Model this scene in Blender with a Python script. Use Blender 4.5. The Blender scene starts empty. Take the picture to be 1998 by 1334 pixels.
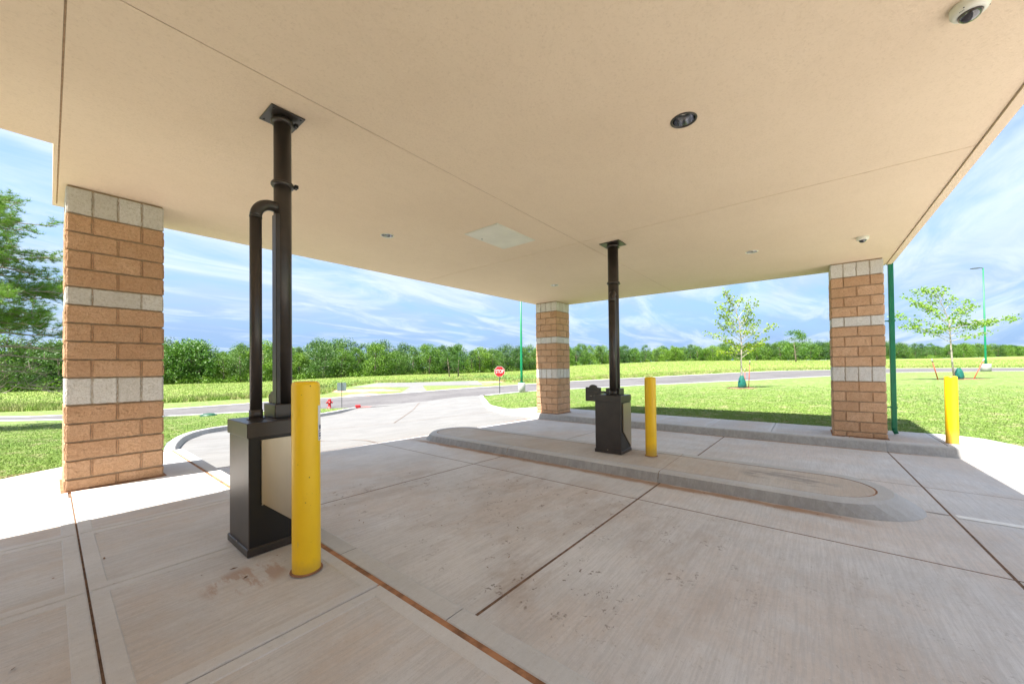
import bpy, math, random, bisect
import numpy as np
from mathutils import Vector, Matrix
from mathutils.geometry import delaunay_2d_cdt
R=math.radians
scene=bpy.context.scene
col=scene.collection

# ------------------------------------------------------------------ camera
CAMH=1.31
cam_data=bpy.data.cameras.new('camera'); cam=bpy.data.objects.new('camera',cam_data); col.objects.link(cam)
YAW,PIT,ROL=0.894710,0.0134730,-0.0109359
fw=Vector((math.sin(YAW),math.cos(YAW),0)); rt=Vector((math.cos(YAW),-math.sin(YAW),0)); up=Vector((0,0,1))
fw2=fw*math.cos(PIT)+up*math.sin(PIT); up2=up*math.cos(PIT)-fw*math.sin(PIT)
r3=rt*math.cos(ROL)+up2*math.sin(ROL); u3=up2*math.cos(ROL)-rt*math.sin(ROL)
M=Matrix((r3,u3,-fw2)).transposed().to_4x4(); M.translation=Vector((0,0,CAMH)); cam.matrix_world=M
cam_data.sensor_width=36; cam_data.lens=36*724.42/1998; cam_data.shift_y=40/1998
cam_data.clip_start=.05; cam_data.clip_end=4000
scene.camera=cam

# ------------------------------------------------------------------ sun and sky
SUN=Vector((-.44,.09,1)).normalized()
EL=math.asin(SUN.z); AZ=math.atan2(SUN.x,SUN.y)
sd=bpy.data.lights.new('sun','SUN'); sd.energy=2.7; sd.angle=R(.6); sd.color=(1,.95,.88)
so=bpy.data.objects.new('sun',sd); col.objects.link(so); so.rotation_euler=SUN.to_track_quat('Z','Y').to_euler(); so.location=(0,0,30)
world=bpy.data.worlds.new('World'); scene.world=world; world.use_nodes=True
wn=world.node_tree; wn.nodes.clear()
def wnode(t,**k):
    n=wn.nodes.new(t)
    for a,b in k.items(): setattr(n,a,b)
    return n
sky=wnode('ShaderNodeTexSky',sky_type='NISHITA',sun_disc=False,sun_elevation=EL,sun_rotation=AZ,altitude=300,air_density=1.0,dust_density=.6,ozone_density=2.0)
tc=wnode('ShaderNodeTexCoord'); sep=wnode('ShaderNodeSeparateXYZ'); wn.links.new(tc.outputs['Generated'],sep.inputs[0])
def wmath(op,a,b=None,c=None):
    n=wnode('ShaderNodeMath',operation=op)
    for i,v in enumerate((a,b,c)):
        if v is None: continue
        if isinstance(v,(int,float)): n.inputs[i].default_value=v
        else: wn.links.new(v,n.inputs[i])
    return n.outputs[0]
zc=wmath('ADD',wmath('MAXIMUM',sep.outputs['Z'],0.0),.16)
cx=wmath('DIVIDE',sep.outputs['X'],zc); cy=wmath('DIVIDE',sep.outputs['Y'],zc)
cmb=wnode('ShaderNodeCombineXYZ'); wn.links.new(cx,cmb.inputs[0]); wn.links.new(cy,cmb.inputs[1])
def wnoise(scale,detail,rough,rot,sc,dist=0):
    mp=wnode('ShaderNodeMapping'); mp.inputs['Rotation'].default_value=(0,0,rot); mp.inputs['Scale'].default_value=sc
    wn.links.new(cmb.outputs[0],mp.inputs[0])
    n=wnode('ShaderNodeTexNoise'); n.inputs['Scale'].default_value=scale; n.inputs['Detail'].default_value=detail; n.inputs['Roughness'].default_value=rough; n.inputs['Distortion'].default_value=dist
    wn.links.new(mp.outputs[0],n.inputs['Vector']); return n.outputs['Fac']
def wramp(v,a,b):
    n=wnode('ShaderNodeMapRange',interpolation_type='SMOOTHSTEP'); wn.links.new(v,n.inputs[0]); n.inputs[1].default_value=a; n.inputs[2].default_value=b; return n.outputs[0]
big=wnoise(.50,5,.58,R(35),(1,1.8,1),.5)
streak=wnoise(1.15,9,.6,R(30),(1,2.3,1),.9)
wisp=wnoise(4.5,8,.65,R(40),(1,2.4,1),1.0)
cl=wmath('ADD',wmath('MULTIPLY',big,.72),wmath('ADD',wmath('MULTIPLY',streak,.28),wmath('MULTIPLY',wisp,.12)))
fac=wramp(cl,.40,.64)
fac=wmath('MAXIMUM',fac,wmath('MULTIPLY',wramp(streak,.35,.75),.35))
fac=wmath('MULTIPLY',fac,.86)
mixn=wnode('ShaderNodeMix',data_type='RGBA'); wn.links.new(fac,mixn.inputs['Factor']); wn.links.new(sky.outputs[0],mixn.inputs['A']); mixn.inputs['B'].default_value=(3.9,4.25,4.7,1)
bg=wnode('ShaderNodeBackground'); bg.inputs['Strength'].default_value=.050
out=wnode('ShaderNodeOutputWorld'); hz=wnode('ShaderNodeMix',data_type='RGBA'); hzf=wnode('ShaderNodeMapRange',interpolation_type='SMOOTHSTEP'); wn.links.new(sep.outputs['Z'],hzf.inputs[0]); hzf.inputs[1].default_value=.0; hzf.inputs[2].default_value=.42; hzf.inputs[3].default_value=.88; hzf.inputs[4].default_value=0
wn.links.new(hzf.outputs[0],hz.inputs['Factor']); wn.links.new(mixn.outputs['Result'],hz.inputs['A']); 
hc=wnode('ShaderNodeMix',data_type='RGBA'); wn.links.new(wramp(streak,.42,.68),hc.inputs['Factor']); hc.inputs['A'].default_value=(.95,1.75,3.15,1); hc.inputs['B'].default_value=(2.4,3.0,3.75,1); wn.links.new(hc.outputs['Result'],hz.inputs['B'])
wn.links.new(hz.outputs['Result'],bg.inputs[0]); wn.links.new(bg.outputs[0],out.inputs[0])
vs=scene.view_settings; vs.view_transform='Standard'; vs.look='None'; vs.gamma=1; vs.use_curve_mapping=False; vs.exposure=2.5
try:
    scene.cycles.max_bounces=10; scene.cycles.diffuse_bounces=6; scene.cycles.transparent_max_bounces=8
except Exception: pass

# surveyed ground heights: bearing (lateral/forward) -> list of (forward distance, height)
FWD=(0.7797,0.6262); RGT=(0.6262,-0.7797)
TBL=[(-2.6,[(3,-.1),(8,-.5),(20,-1.6),(60,-2.0),(150,-1.5),(600,-1.5)]),
(-1.5,[(3.5,0),(6,-.12),(12,-.7),(20,-1.45),(24,-1.55),(30,-1.65),(60,-1.75),(150,-1.2),(600,-1.2)]),
(-1.17,[(3.5,0),(5,-.03),(12,-.72),(20,-1.40),(23,-1.45),(29,-1.5),(60,-1.62),(150,-1.2),(600,-1.2)]),
(-.94,[(4.5,0),(6,-.1),(12,-.65),(21,-1.30),(25.2,-1.34),(32.6,-1.39),(80,-1.56),(160,-1.2),(600,-1.2)]),
(-.7,[(5,-.12),(8,-.3),(14,-.75),(22.6,-1.19),(27.4,-1.2),(32,-1.21),(85,-1.39),(160,-1.1),(600,-1.1)]),
(-.5,[(6,-.2),(10,-.45),(15,-.72),(22,-.99),(31,-1.09),(45,-1.05),(90,-.79),(160,-.6),(600,-.6)]),
(-.3,[(6,-.2),(10,-.42),(15,-.62),(22,-.84),(31.8,-.84),(54,-.79),(100,-.35),(160,-.2),(600,-.2)]),
(-.1,[(6,-.2),(10,-.33),(15,-.47),(24,-.59),(34,-.54),(50,-.44),(110,-.29),(160,0),(600,0)]),
(.06,[(6,-.2),(10,-.27),(15,-.36),(27,-.44),(37.6,-.44),(50,-.3),(120,.31),(200,.6),(600,.8)]),
(.15,[(6,-.2),(10,-.2),(15,-.27),(28.3,-.39),(40.5,-.34),(60,.2),(130,1.76),(200,1.9),(600,2.0)]),
(.42,[(8,-.17),(10,-.17),(16,-.2),(24,-.22),(32.6,-.29),(47,-.09),(80,1.1),(150,3.2),(200,3.4),(600,4)]),
(.62,[(8,-.17),(10,-.17),(16,-.18),(24,-.19),(36.8,-.19),(54,.11),(85,1.4),(150,3.2),(200,3.4),(600,4)]),
(.85,[(7,-.17),(10,-.17),(16,-.14),(24,-.1),(40.7,-.04),(63,.26),(90,1.2),(160,3.1),(220,3.3),(600,4)]),
(1.1,[(7,-.17),(10,-.16),(16,-.06),(25,.06),(43,.21),(60,.36),(95,1.5),(170,3.4),(600,5)]),
(1.38,[(6,-.17),(10,-.12),(18,.05),(27,.17),(40,.31),(57,.36),(100,1.8),(200,4.6),(600,8)]),
(2.6,[(3,-.2),(8,-.12),(20,.2),(60,.8),(200,4),(600,8)])]
TT=[r[0] for r in TBL]
def _col(c,d):
    L=TBL[c][1]
    if d<=L[0][0]: return L[0][1]
    for i in range(1,len(L)):
        if d<=L[i][0]:
            a,b=L[i-1],L[i]; s=(d-a[0])/(b[0]-a[0]); return a[1]+(b[1]-a[1])*s
    return L[-1][1]
def _raw(x,y):
    d=x*FWD[0]+y*FWD[1]; l=x*RGT[0]+y*RGT[1]
    if d<2.5: d=2.5
    t=max(TT[0],min(TT[-1]-1e-6,l/d)); i=max(0,bisect.bisect_right(TT,t)-1); i=min(i,len(TT)-2)
    s=(t-TT[i])/(TT[i+1]-TT[i]); s=s*s*(3-2*s)*.5+s*.5
    return _col(i,d)*(1-s)+_col(i+1,d)*s
def terr(x,y):
    r=math.hypot(x,y); k=.05*r
    return (_raw(x,y)*2+_raw(x+k,y)+_raw(x-k,y)+_raw(x,y+k)+_raw(x,y-k))/6
def deck(x,y):   # driveway floor under the canopy
    return -.15-.022*max(0,min(x,9.9)-1.4)

# ------------------------------------------------------------------ helpers
def tag(o,label=None,cat=None,group=None,kind=None):
    if label: o['label']=label
    if cat: o['category']=cat
    if group: o['group']=group
    if kind: o['kind']=kind
    return o
def empty(name,loc=(0,0,0),rz=0,label=None,cat=None,group=None,kind=None):
    o=bpy.data.objects.new(name,None); o.empty_display_size=.2; col.objects.link(o); o.location=loc; o.rotation_euler=(0,0,rz)
    return tag(o,label,cat,group,kind)
class MB:
    def __init__(s): s.v=[]; s.f=[]; s.m=[]; s.sm=[]
    def add(s,vs,fs,mi=0,smooth=False):
        b=len(s.v); s.v+= [tuple(v) for v in vs]
        for f in fs: s.f.append(tuple(b+i for i in f)); s.m.append(mi); s.sm.append(smooth)
        return s
    def box(s,x0,x1,y0,y1,z0,z1,mi=0,bev=0):
        if bev<=0:
            v=[(x0,y0,z0),(x1,y0,z0),(x1,y1,z0),(x0,y1,z0),(x0,y0,z1),(x1,y0,z1),(x1,y1,z1),(x0,y1,z1)]
            return s.add(v,[(3,2,1,0),(4,5,6,7),(0,1,5,4),(1,2,6,5),(2,3,7,6),(3,0,4,7)],mi)
        b=bev
        rings=[(z0,b),(z0+b,0),(z1-b,0),(z1,b)]; v=[]
        def ring(z,i): 
            e=i
            return [(x0+b,y0+e,z),(x1-b,y0+e,z),(x1-e,y0+b,z),(x1-e,y1-b,z),(x1-b,y1-e,z),(x0+b,y1-e,z),(x0+e,y1-b,z),(x0+e,y0+b,z)]
        for z,i in rings: v+=ring(z,i)
        f=[tuple(range(7,-1,-1)),tuple(range(24,32))]
        for k in range(3):
            for j in range(8):
                a=k*8+j; c=k*8+(j+1)%8; f.append((a,c,c+8,a+8))
        return s.add(v,f,mi)
    def lathe(s,prof,n=24,cx=0,cy=0,mi=0,smooth=True,cap=True,M=None):
        v=[];f=[]
        for r,z in prof:
            for k in range(n):
                a=2*math.pi*k/n; v.append((cx+r*math.cos(a),cy+r*math.sin(a),z))
        for i in range(len(prof)-1):
            for k in range(n):
                a=i*n+k;b=i*n+(k+1)%n; f.append((a,b,b+n,a+n))
        if M is not None: v=[tuple(M@Vector(q)) for q in v]
        s.add(v,f,mi,smooth)
        if cap:
            b=len(s.v)-len(v)
            s.f.append(tuple(b+k for k in range(n-1,-1,-1))); s.m.append(mi); s.sm.append(False)
            s.f.append(tuple(b+(len(prof)-1)*n+k for k in range(n))); s.m.append(mi); s.sm.append(False)
        return s
    def tube(s,pts,rad,n=8,mi=0,smooth=True,cap=True):
        pts=[Vector(p) for p in pts]; rad=rad if isinstance(rad,(list,tuple)) else [rad]*len(pts)
        v=[];f=[]; prev=None
        for i,p in enumerate(pts):
            d=(pts[min(i+1,len(pts)-1)]-pts[max(i-1,0)])
            if d.length<1e-9: d=Vector((0,0,1))
            d.normalize()
            if prev is None:
                a=d.orthogonal().normalized()
            else:
                a=prev-d*prev.dot(d)
                a=a.normalized() if a.length>1e-6 else d.orthogonal().normalized()
            prev=a; b=d.cross(a)
            for k in range(n):
                t=2*math.pi*k/n; q=p+(a*math.cos(t)+b*math.sin(t))*rad[i]; v.append(tuple(q))
        for i in range(len(pts)-1):
            for k in range(n):
                x=i*n+k;y=i*n+(k+1)%n; f.append((x,y,y+n,x+n))
        if cap: f.append(tuple(range(n-1,-1,-1))); f.append(tuple((len(pts)-1)*n+k for k in range(n)))
        return s.add(v,f,mi,smooth)
    def prism(s,poly,z0,z1,mi=0):
        n=len(poly); v=[(x,y,z0) for x,y in poly]+[(x,y,z1) for x,y in poly]
        f=[tuple(range(n-1,-1,-1)),tuple(range(n,2*n))]+[(i,(i+1)%n,(i+1)%n+n,i+n) for i in range(n)]
        return s.add(v,f,mi)
    def mesh(s,name,mats):
        me=bpy.data.meshes.new(name); me.from_pydata(s.v,[],s.f)
        for m in (mats if isinstance(mats,(list,tuple)) else [mats]): me.materials.append(m)
        me.polygons.foreach_set('material_index',s.m); me.polygons.foreach_set('use_smooth',s.sm); me.update(); return me
    def build(s,name,mats,parent=None,loc=(0,0,0),rot=(0,0,0)):
        o=bpy.data.objects.new(name,s.mesh(name,mats)); col.objects.link(o); o.parent=parent; o.location=loc; o.rotation_euler=rot; return o
def inst(name,me,parent=None,loc=(0,0,0),rot=(0,0,0),sc=(1,1,1)):
    o=bpy.data.objects.new(name,me); col.objects.link(o); o.parent=parent; o.location=loc; o.rotation_euler=rot; o.scale=sc; return o
def soup(name,V,F,mat,parent=None,smooth=False):   # big numpy triangle soups
    me=bpy.data.meshes.new(name); V=np.asarray(V,np.float32); F=np.asarray(F,np.int32); k=F.shape[1]
    me.vertices.add(len(V)); me.vertices.foreach_set('co',V.ravel())
    me.loops.add(F.size); me.loops.foreach_set('vertex_index',F.ravel())
    me.polygons.add(len(F)); me.polygons.foreach_set('loop_start',np.arange(0,F.size,k,dtype=np.int32)); me.polygons.foreach_set('loop_total',np.full(len(F),k,np.int32))
    me.polygons.foreach_set('use_smooth',np.full(len(F),smooth)); me.materials.append(mat); me.update(calc_edges=True); return me
def inpoly(x,y,P):
    c=False; n=len(P); j=n-1
    for i in range(n):
        xi,yi=P[i]; xj,yj=P[j]
        if (yi>y)!=(yj>y) and x<(xj-xi)*(y-yi)/(yj-yi)+xi: c=not c
        j=i
    return c
def segd(x,y,P,closed=True):
    best=1e9; n=len(P)
    for i in range(n if closed else n-1):
        ax,ay=P[i]; bx,by=P[(i+1)%n]; dx,dy=bx-ax,by-ay; L=dx*dx+dy*dy
        t=0 if L==0 else max(0,min(1,((x-ax)*dx+(y-ay)*dy)/L)); best=min(best,math.hypot(x-ax-t*dx,y-ay-t*dy))
    return best
def cdt(pts,loops):
    V=[Vector((p[0],p[1])) for p in pts]; E=[]
    for L,closed in loops:
        b=len(V); V+=[Vector((p[0],p[1])) for p in L]
        E+=[(b+i,b+i+1) for i in range(len(L)-1)]
        if closed: E.append((b+len(L)-1,b))
    r=delaunay_2d_cdt(V,E,[],0,1e-5); return [(v.x,v.y) for v in r[0]],[tuple(f) for f in r[2]]
def dens(P,step,closed=True):
    out=[]; n=len(P)
    for i in range(n if closed else n-1):
        a,b=P[i],P[(i+1)%n]; k=max(1,int(math.hypot(b[0]-a[0],b[1]-a[1])/step))
        out+=[(a[0]+(b[0]-a[0])*j/k,a[1]+(b[1]-a[1])*j/k) for j in range(k)]
    if not closed: out.append(P[-1])
    return out
def smoothline(P,k=6):
    out=[]
    for i in range(len(P)-1):
        p0=P[max(i-1,0)];p1=P[i];p2=P[i+1];p3=P[min(i+2,len(P)-1)]
        for j in range(k):
            t=j/k; out.append(tuple(.5*((2*p1[c])+(-p0[c]+p2[c])*t+(2*p0[c]-5*p1[c]+4*p2[c]-p3[c])*t*t+(-p0[c]+3*p1[c]-3*p2[c]+p3[c])*t**3) for c in (0,1)))
    out.append(tuple(P[-1])); return out
def sstep(a,b,x):
    t=max(0,min(1,(x-a)/(b-a))); return t*t*(3-2*t)

# ------------------------------------------------------------------ materials
class NT:
    def __init__(s,name):
        s.mat=bpy.data.materials.new(name); s.mat.use_nodes=True; s.t=s.mat.node_tree; s.b=s.t.nodes['Principled BSDF']; s.pos=None
    def n(s,t,**k):
        x=s.t.nodes.new(t)
        for a,b in k.items(): setattr(x,a,b)
        return x
    def l(s,a,b): s.t.links.new(a,b)
    def P(s):
        if s.pos is None: s.pos=s.n('ShaderNodeNewGeometry').outputs['Position']
        return s.pos
    def noise(s,scale,detail=4,rough=.55,sc=(1,1,1),dist=0,vec=None,rot=(0,0,0)):
        mp=s.n('ShaderNodeMapping'); mp.inputs['Scale'].default_value=sc; mp.inputs['Rotation'].default_value=rot; s.l(vec or s.P(),mp.inputs[0])
        x=s.n('ShaderNodeTexNoise'); x.inputs['Scale'].default_value=scale; x.inputs['Detail'].default_value=detail; x.inputs['Roughness'].default_value=rough; x.inputs['Distortion'].default_value=dist
        s.l(mp.outputs[0],x.inputs['Vector']); return x.outputs['Fac']
    def ramp(s,v,a,b,lo=0,hi=1):
        x=s.n('ShaderNodeMapRange',interpolation_type='SMOOTHSTEP'); s.l(v,x.inputs[0]); x.inputs[1].default_value=a; x.inputs[2].default_value=b; x.inputs[3].default_value=lo; x.inputs[4].default_value=hi; return x.outputs[0]
    def math(s,op,a,b=None,c=None):
        x=s.n('ShaderNodeMath',operation=op)
        for i,v in enumerate((a,b,c)):
            if v is None: continue
            if isinstance(v,(int,float)): x.inputs[i].default_value=v
            else: s.l(v,x.inputs[i])
        return x.outputs[0]
    def mix(s,f,a,b,mode='MIX'):
        x=s.n('ShaderNodeMix',data_type='RGBA',blend_type=mode)
        for nm,v in (('Factor',f),('A',a),('B',b)):
            if isinstance(v,(int,float)): x.inputs[nm].default_value=v
            elif isinstance(v,tuple): x.inputs[nm].default_value=v if len(v)==4 else (*v,1)
            else: s.l(v,x.inputs[nm])
        return x.outputs['Result']
    def xyz(s):
        x=s.n('ShaderNodeSeparateXYZ'); s.l(s.P(),x.inputs[0]); return x.outputs
    def rnd(s): return s.n('ShaderNodeObjectInfo').outputs['Random']
    def bump(s,h,strength=.3,dist=.01):
        x=s.n('ShaderNodeBump'); x.inputs['Strength'].default_value=strength; x.inputs['Distance'].default_value=dist; s.l(h,x.inputs['Height']); s.l(x.outputs[0],s.b.inputs['Normal']); return s
    def col(s,c):
        if isinstance(c,tuple): s.b.inputs['Base Color'].default_value=(*c,1)
        else: s.l(c,s.b.inputs['Base Color'])
        return s
    def set(s,rough=None,metal=None,spec=None,coat=None):
        for nm,v in (('Roughness',rough),('Metallic',metal),('Specular IOR Level',spec),('Coat Weight',coat)):
            if v is None: continue
            if isinstance(v,(int,float)): s.b.inputs[nm].default_value=v
            else: s.l(v,s.b.inputs[nm])
        return s
def plain(name,c,rough=.6,metal=0,var=.12,scale=6,bump=0,spec=.5,coat=0):
    m=NT(name); a=tuple(x*(1-var) for x in c); b=tuple(min(1,x*(1+var)) for x in c)
    m.col(m.mix(m.ramp(m.noise(scale,5,.6),.35,.65),a,b)).set(rough,metal,spec,coat)
    if bump: m.bump(m.noise(scale*30,3,.6),bump,.002)
    return m.mat
def concrete(name,base,tan,stain,oil=0,broom=1.0,perobj=.06,kerbx=None,patch=None,kerbface=False):
    m=NT(name)
    c=m.mix(m.ramp(m.noise(1.1,6,.65),.34,.68),base,tuple(x*.84 for x in base))
    c=m.mix(m.math('MULTIPLY',m.ramp(m.noise(.6,8,.70,dist=.25),.42,.64),stain),c,tan)
    st=m.noise(5,9,.72,sc=(.35,1.8,1),rot=(0,0,R(1)),dist=.4)
    c=m.mix(m.math('MULTIPLY',m.ramp(st,.45,.70),.24*stain+.06),c,tuple(x*.74 for x in tan))
    st2=m.noise(9,7,.7,sc=(.3,1.6,1),dist=.3)
    c=m.mix(m.math('MULTIPLY',m.ramp(st2,.52,.72),.28),c,tuple(min(1,x*1.15) for x in base))
    st3=m.noise(2.4,8,.75,dist=1.2)
    c=m.mix(m.math('MULTIPLY',m.ramp(st3,.55,.72),.16),c,tuple(x*.6 for x in base))
    fine=m.noise(62,4,.75,sc=(.04,1,1)); grit=m.noise(260,3,.7)
    c=m.mix(m.math('MULTIPLY',m.ramp(fine,.44,.60),.36*broom),c,tuple(x*.62 for x in base))
    c=m.mix(m.math('MULTIPLY',m.ramp(grit,.52,.75),.5),c,tuple(x*.5 for x in base))
    g2=m.noise(34,8,.9); c=m.mix(m.math('MULTIPLY',m.ramp(g2,.54,.66),.42),c,tuple(x*.55 for x in tan)); c=m.mix(m.math('MULTIPLY',m.ramp(g2,.46,.34),.40),c,tuple(min(1,x*1.2) for x in base))
    if oil:
        v=m.n('ShaderNodeTexVoronoi'); v.inputs['Scale'].default_value=9.0; v.inputs['Randomness'].default_value=1; s_=m.n('ShaderNodeMapping'); s_.inputs['Scale'].default_value=(.75,1,1)
        m.l(m.P(),s_.inputs[0]); ns=m.n('ShaderNodeVectorMath',operation='ADD'); m.l(s_.outputs[0],ns.inputs[0])
        nn=m.n('ShaderNodeTexNoise'); nn.inputs['Scale'].default_value=22; nn.inputs['Detail'].default_value=5; m.l(m.P(),nn.inputs['Vector']); sc_=m.n('ShaderNodeVectorMath',operation='SCALE'); sc_.inputs['Scale'].default_value=.30; m.l(nn.outputs['Color'],sc_.inputs[0]); m.l(sc_.outputs[0],ns.inputs[1])
        m.l(ns.outputs[0],v.inputs['Vector'])
        wc=m.n('ShaderNodeSeparateColor'); m.l(v.outputs['Color'],wc.inputs[0])
        sz=m.ramp(wc.outputs['Red'],.05,1,.02,.30)
        spot=m.math('SUBTRACT',1.0,m.ramp(m.math('DIVIDE',v.outputs['Distance'],m.math('ADD',sz,.001)),.4,1.1))
        area=m.ramp(m.noise(.5,3,.6,vec=None),.44,.58)
        xo=m.xyz(); near=m.math('MULTIPLY',m.ramp(xo['X'],1.5,2.0),m.ramp(xo['X'],4.9,3.6)); near=m.math('MULTIPLY',near,m.ramp(xo['Y'],5.2,3.8)); near=m.math('MULTIPLY',near,m.ramp(xo['Y'],.2,1.3,.35,1))
        area=m.math('MULTIPLY',m.math('ADD',.5,m.math('MULTIPLY',area,.5)),near)
        c=m.mix(m.math('MULTIPLY',m.math('MULTIPLY',spot,area),oil*.9),c,(.10,.07,.05))
        c=m.mix(m.math('MULTIPLY',m.math('MULTIPLY',area,m.ramp(m.noise(1.7,9,.74,dist=.15,sc=(.55,1.5,1)),.46,.66)),.55*oil),c,(.30,.215,.155))
    if kerbx is not None:      # clay washed up against the kerb foot
        xo=m.xyz()
        for kx,w,y0,y1 in kerbx:
            d=m.math('ABSOLUTE',m.math('SUBTRACT',xo['X'],kx))
            d=m.math('SUBTRACT',d,m.math('MULTIPLY',m.noise(5,5,.7,sc=(1,.7,1)),w*2.2))
            ym=m.math('MULTIPLY',m.ramp(xo['Y'],y0,y0+.8),m.ramp(xo['Y'],y1,y1-.8))
            c=m.mix(m.math('MULTIPLY',m.math('MULTIPLY',m.ramp(d,w*.3,-w*.9),.85),ym),c,(.34,.19,.10))
    if kerbface:    # steep faces: streaky splash grime plus shade painted into the colour
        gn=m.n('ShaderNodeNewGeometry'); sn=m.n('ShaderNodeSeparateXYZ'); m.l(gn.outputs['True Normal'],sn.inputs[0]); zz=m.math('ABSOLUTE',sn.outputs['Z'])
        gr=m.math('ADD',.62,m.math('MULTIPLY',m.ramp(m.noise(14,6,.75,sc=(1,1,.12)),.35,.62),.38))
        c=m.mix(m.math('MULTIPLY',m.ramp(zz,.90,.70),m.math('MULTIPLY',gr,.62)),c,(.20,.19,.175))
    if patch:       # grey scuffed smear on the island top
        xo=m.xyz(); ax=m.math('DIVIDE',m.math('SUBTRACT',xo['X'],patch[0]),patch[2]); ay=m.math('DIVIDE',m.math('SUBTRACT',xo['Y'],patch[1]),patch[3])
        rr_=m.math('ADD',m.math('MULTIPLY',ax,ax),m.math('MULTIPLY',ay,ay))
        c=m.mix(m.math('MULTIPLY',m.math('MULTIPLY',m.ramp(rr_,1.1,.4),m.ramp(m.noise(6,6,.7,sc=(1.6,.35,1)),.46,.56)),.6),c,patch[4])
    if perobj:
        c=m.mix(m.ramp(m.rnd(),0,1,0,perobj*2),c,tuple(x*.55 for x in base))
    m.col(c).set(m.ramp(m.noise(3,4,.6),.3,.7,.72,.92),0,.35)
    h=m.math('ADD',m.math('MULTIPLY',fine,broom),m.math('MULTIPLY',grit,.8))
    m.bump(h,.35,.003); return m.mat
M_walk=concrete('sidewalk concrete',(.60,.59,.585),(.54,.42,.32),.62,0,.9,patch=(.80,2.80,.26,.20,(.36,.20,.12)))
M_band=concrete('tooled concrete',(.62,.615,.61),(.54,.45,.37),.25,0,.15)
M_drive=concrete('driveway concrete',(.69,.685,.685),(.58,.455,.36),.45,1,1.0,kerbx=[(4.97,.10,-.7,7),(9.74,.08,-2,7.2),(1.45,.03,-3,7)])
M_apron=concrete('apron concrete',(.195,.194,.192),(.18,.17,.16),.25,0,.5,.03)
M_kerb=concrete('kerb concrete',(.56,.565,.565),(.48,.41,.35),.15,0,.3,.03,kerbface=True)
M_isle=concrete('island concrete',(.58,.55,.51),(.48,.365,.27),.55,0,.8,.04,patch=(5.75,.25,.28,.55,(.20,.195,.20)))
M_clay=plain('red clay joint',(.30,.145,.07),.95,0,.35,9,.4)
M_cj=plain('ceiling joint',(.40,.28,.17),.95,0,.2,20,.1)
M_joint=plain('dark joint',(.15,.085,.05),.95,0,.3,20,.3)
def stucco():
    m=NT('tan stucco')
    n1=m.noise(.6,4,.6); n2=m.noise(6,6,.7,sc=(1,2,1)); n3=m.noise(48,6,.85)
    c=m.mix(m.ramp(n1,.3,.7),(.79,.635,.47),(.755,.60,.44))
    c=m.mix(m.math('MULTIPLY',m.ramp(n2,.45,.7),.18),c,(.66,.52,.375))
    c=m.mix(m.math('MULTIPLY',m.ramp(n3,.50,.66),.38),c,(.56,.42,.28))
    m.col(c).set(.9,0,.25).bump(m.math('ADD',n3,m.math('MULTIPLY',n2,.7)),.8,.006); return m.mat
M_stucco=stucco()
def blockmat(name,a,b,dark):
    m=NT(name)
    n1=m.noise(5,5,.65); n2=m.noise(42,7,.85); n3=m.noise(120,3,.8)
    c=m.mix(m.ramp(n1,.3,.7),a,b)
    c=m.mix(m.math('MULTIPLY',m.ramp(n2,.46,.62),.62),c,dark)
    c=m.mix(m.math('MULTIPLY',m.ramp(n3,.55,.68),.5),c,tuple(min(1,x*1.7) for x in a))
    c=m.mix(m.ramp(m.rnd(),0,1,0,.35),c,dark)
    m.col(c).set(.95,0,.2).bump(m.math('ADD',m.math('MULTIPLY',n2,1.2),n3),1.0,.012); return m.mat
M_tan=blockmat('split face block',(.70,.45,.285),(.64,.39,.23),(.42,.23,.12))
M_white=blockmat('pale split face block',(.80,.78,.74),(.74,.71,.66),(.52,.47,.39))
M_mortar=plain('mortar',(.36,.265,.17),.95,0,.15,20,.4)
M_bronze=plain('dark bronze paint',(.046,.037,.031),.36,.3,.12,5,0,.6)
M_black=plain('black paint',(.012,.011,.010),.38,.2,.15,5,0,.5)
def steel():
    m=NT('brushed steel'); s=m.noise(60,3,.6,sc=(1,1,.02)); m.col((.47,.40,.30)).set(m.ramp(s,.3,.7,.3,.42),1).bump(s,.08,.001); return m.mat
M_steel=steel()
def yellow():
    m=NT('yellow plastic'); n=m.noise(3,5,.65,sc=(1,1,.5)); n2=m.noise(14,5,.7,sc=(1,1,.12))
    c=m.mix(m.ramp(n,.3,.7),(.95,.60,.008),(.90,.54,.006)); c=m.mix(m.math('MULTIPLY',m.ramp(n2,.6,.8),.35),c,(.45,.28,.03))
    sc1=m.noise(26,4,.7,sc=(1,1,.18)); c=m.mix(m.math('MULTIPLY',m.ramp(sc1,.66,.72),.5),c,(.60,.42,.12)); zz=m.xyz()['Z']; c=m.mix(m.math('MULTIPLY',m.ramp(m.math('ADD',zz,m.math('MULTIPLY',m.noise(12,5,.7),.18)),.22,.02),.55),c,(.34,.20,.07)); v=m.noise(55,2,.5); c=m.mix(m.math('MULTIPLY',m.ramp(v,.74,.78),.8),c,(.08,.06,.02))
    m.col(c).set(.38,0,.5).bump(m.noise(4,2,.5),.06,.01); return m.mat
M_yel=yellow()
M_green=plain('green enamel',(.0,.17,.075),.35,0,.08,4)
M_pole=plain('green pole paint',(.0,.20,.075),.4,0,.08,4)
M_hatch=plain('hatch paint',(.66,.63,.53),.5,0,.04,3)
M_offw=plain('off white plastic',(.72,.70,.60),.4,0,.03,5)
M_base=plain('white concrete base',(.40,.40,.39),.9,0,.08,5)
M_glassdark=NT('smoked dome').col((.02,.018,.025)).set(.06,0,.8,1).mat
M_chrome=NT('reflector').col((.42,.43,.46)).set(.18,1).mat
M_red=plain('red paint',(.55,.02,.025),.4,0,.12,8)
M_signred=plain('sign red',(.62,.012,.02),.45,0,.03,3)
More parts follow.
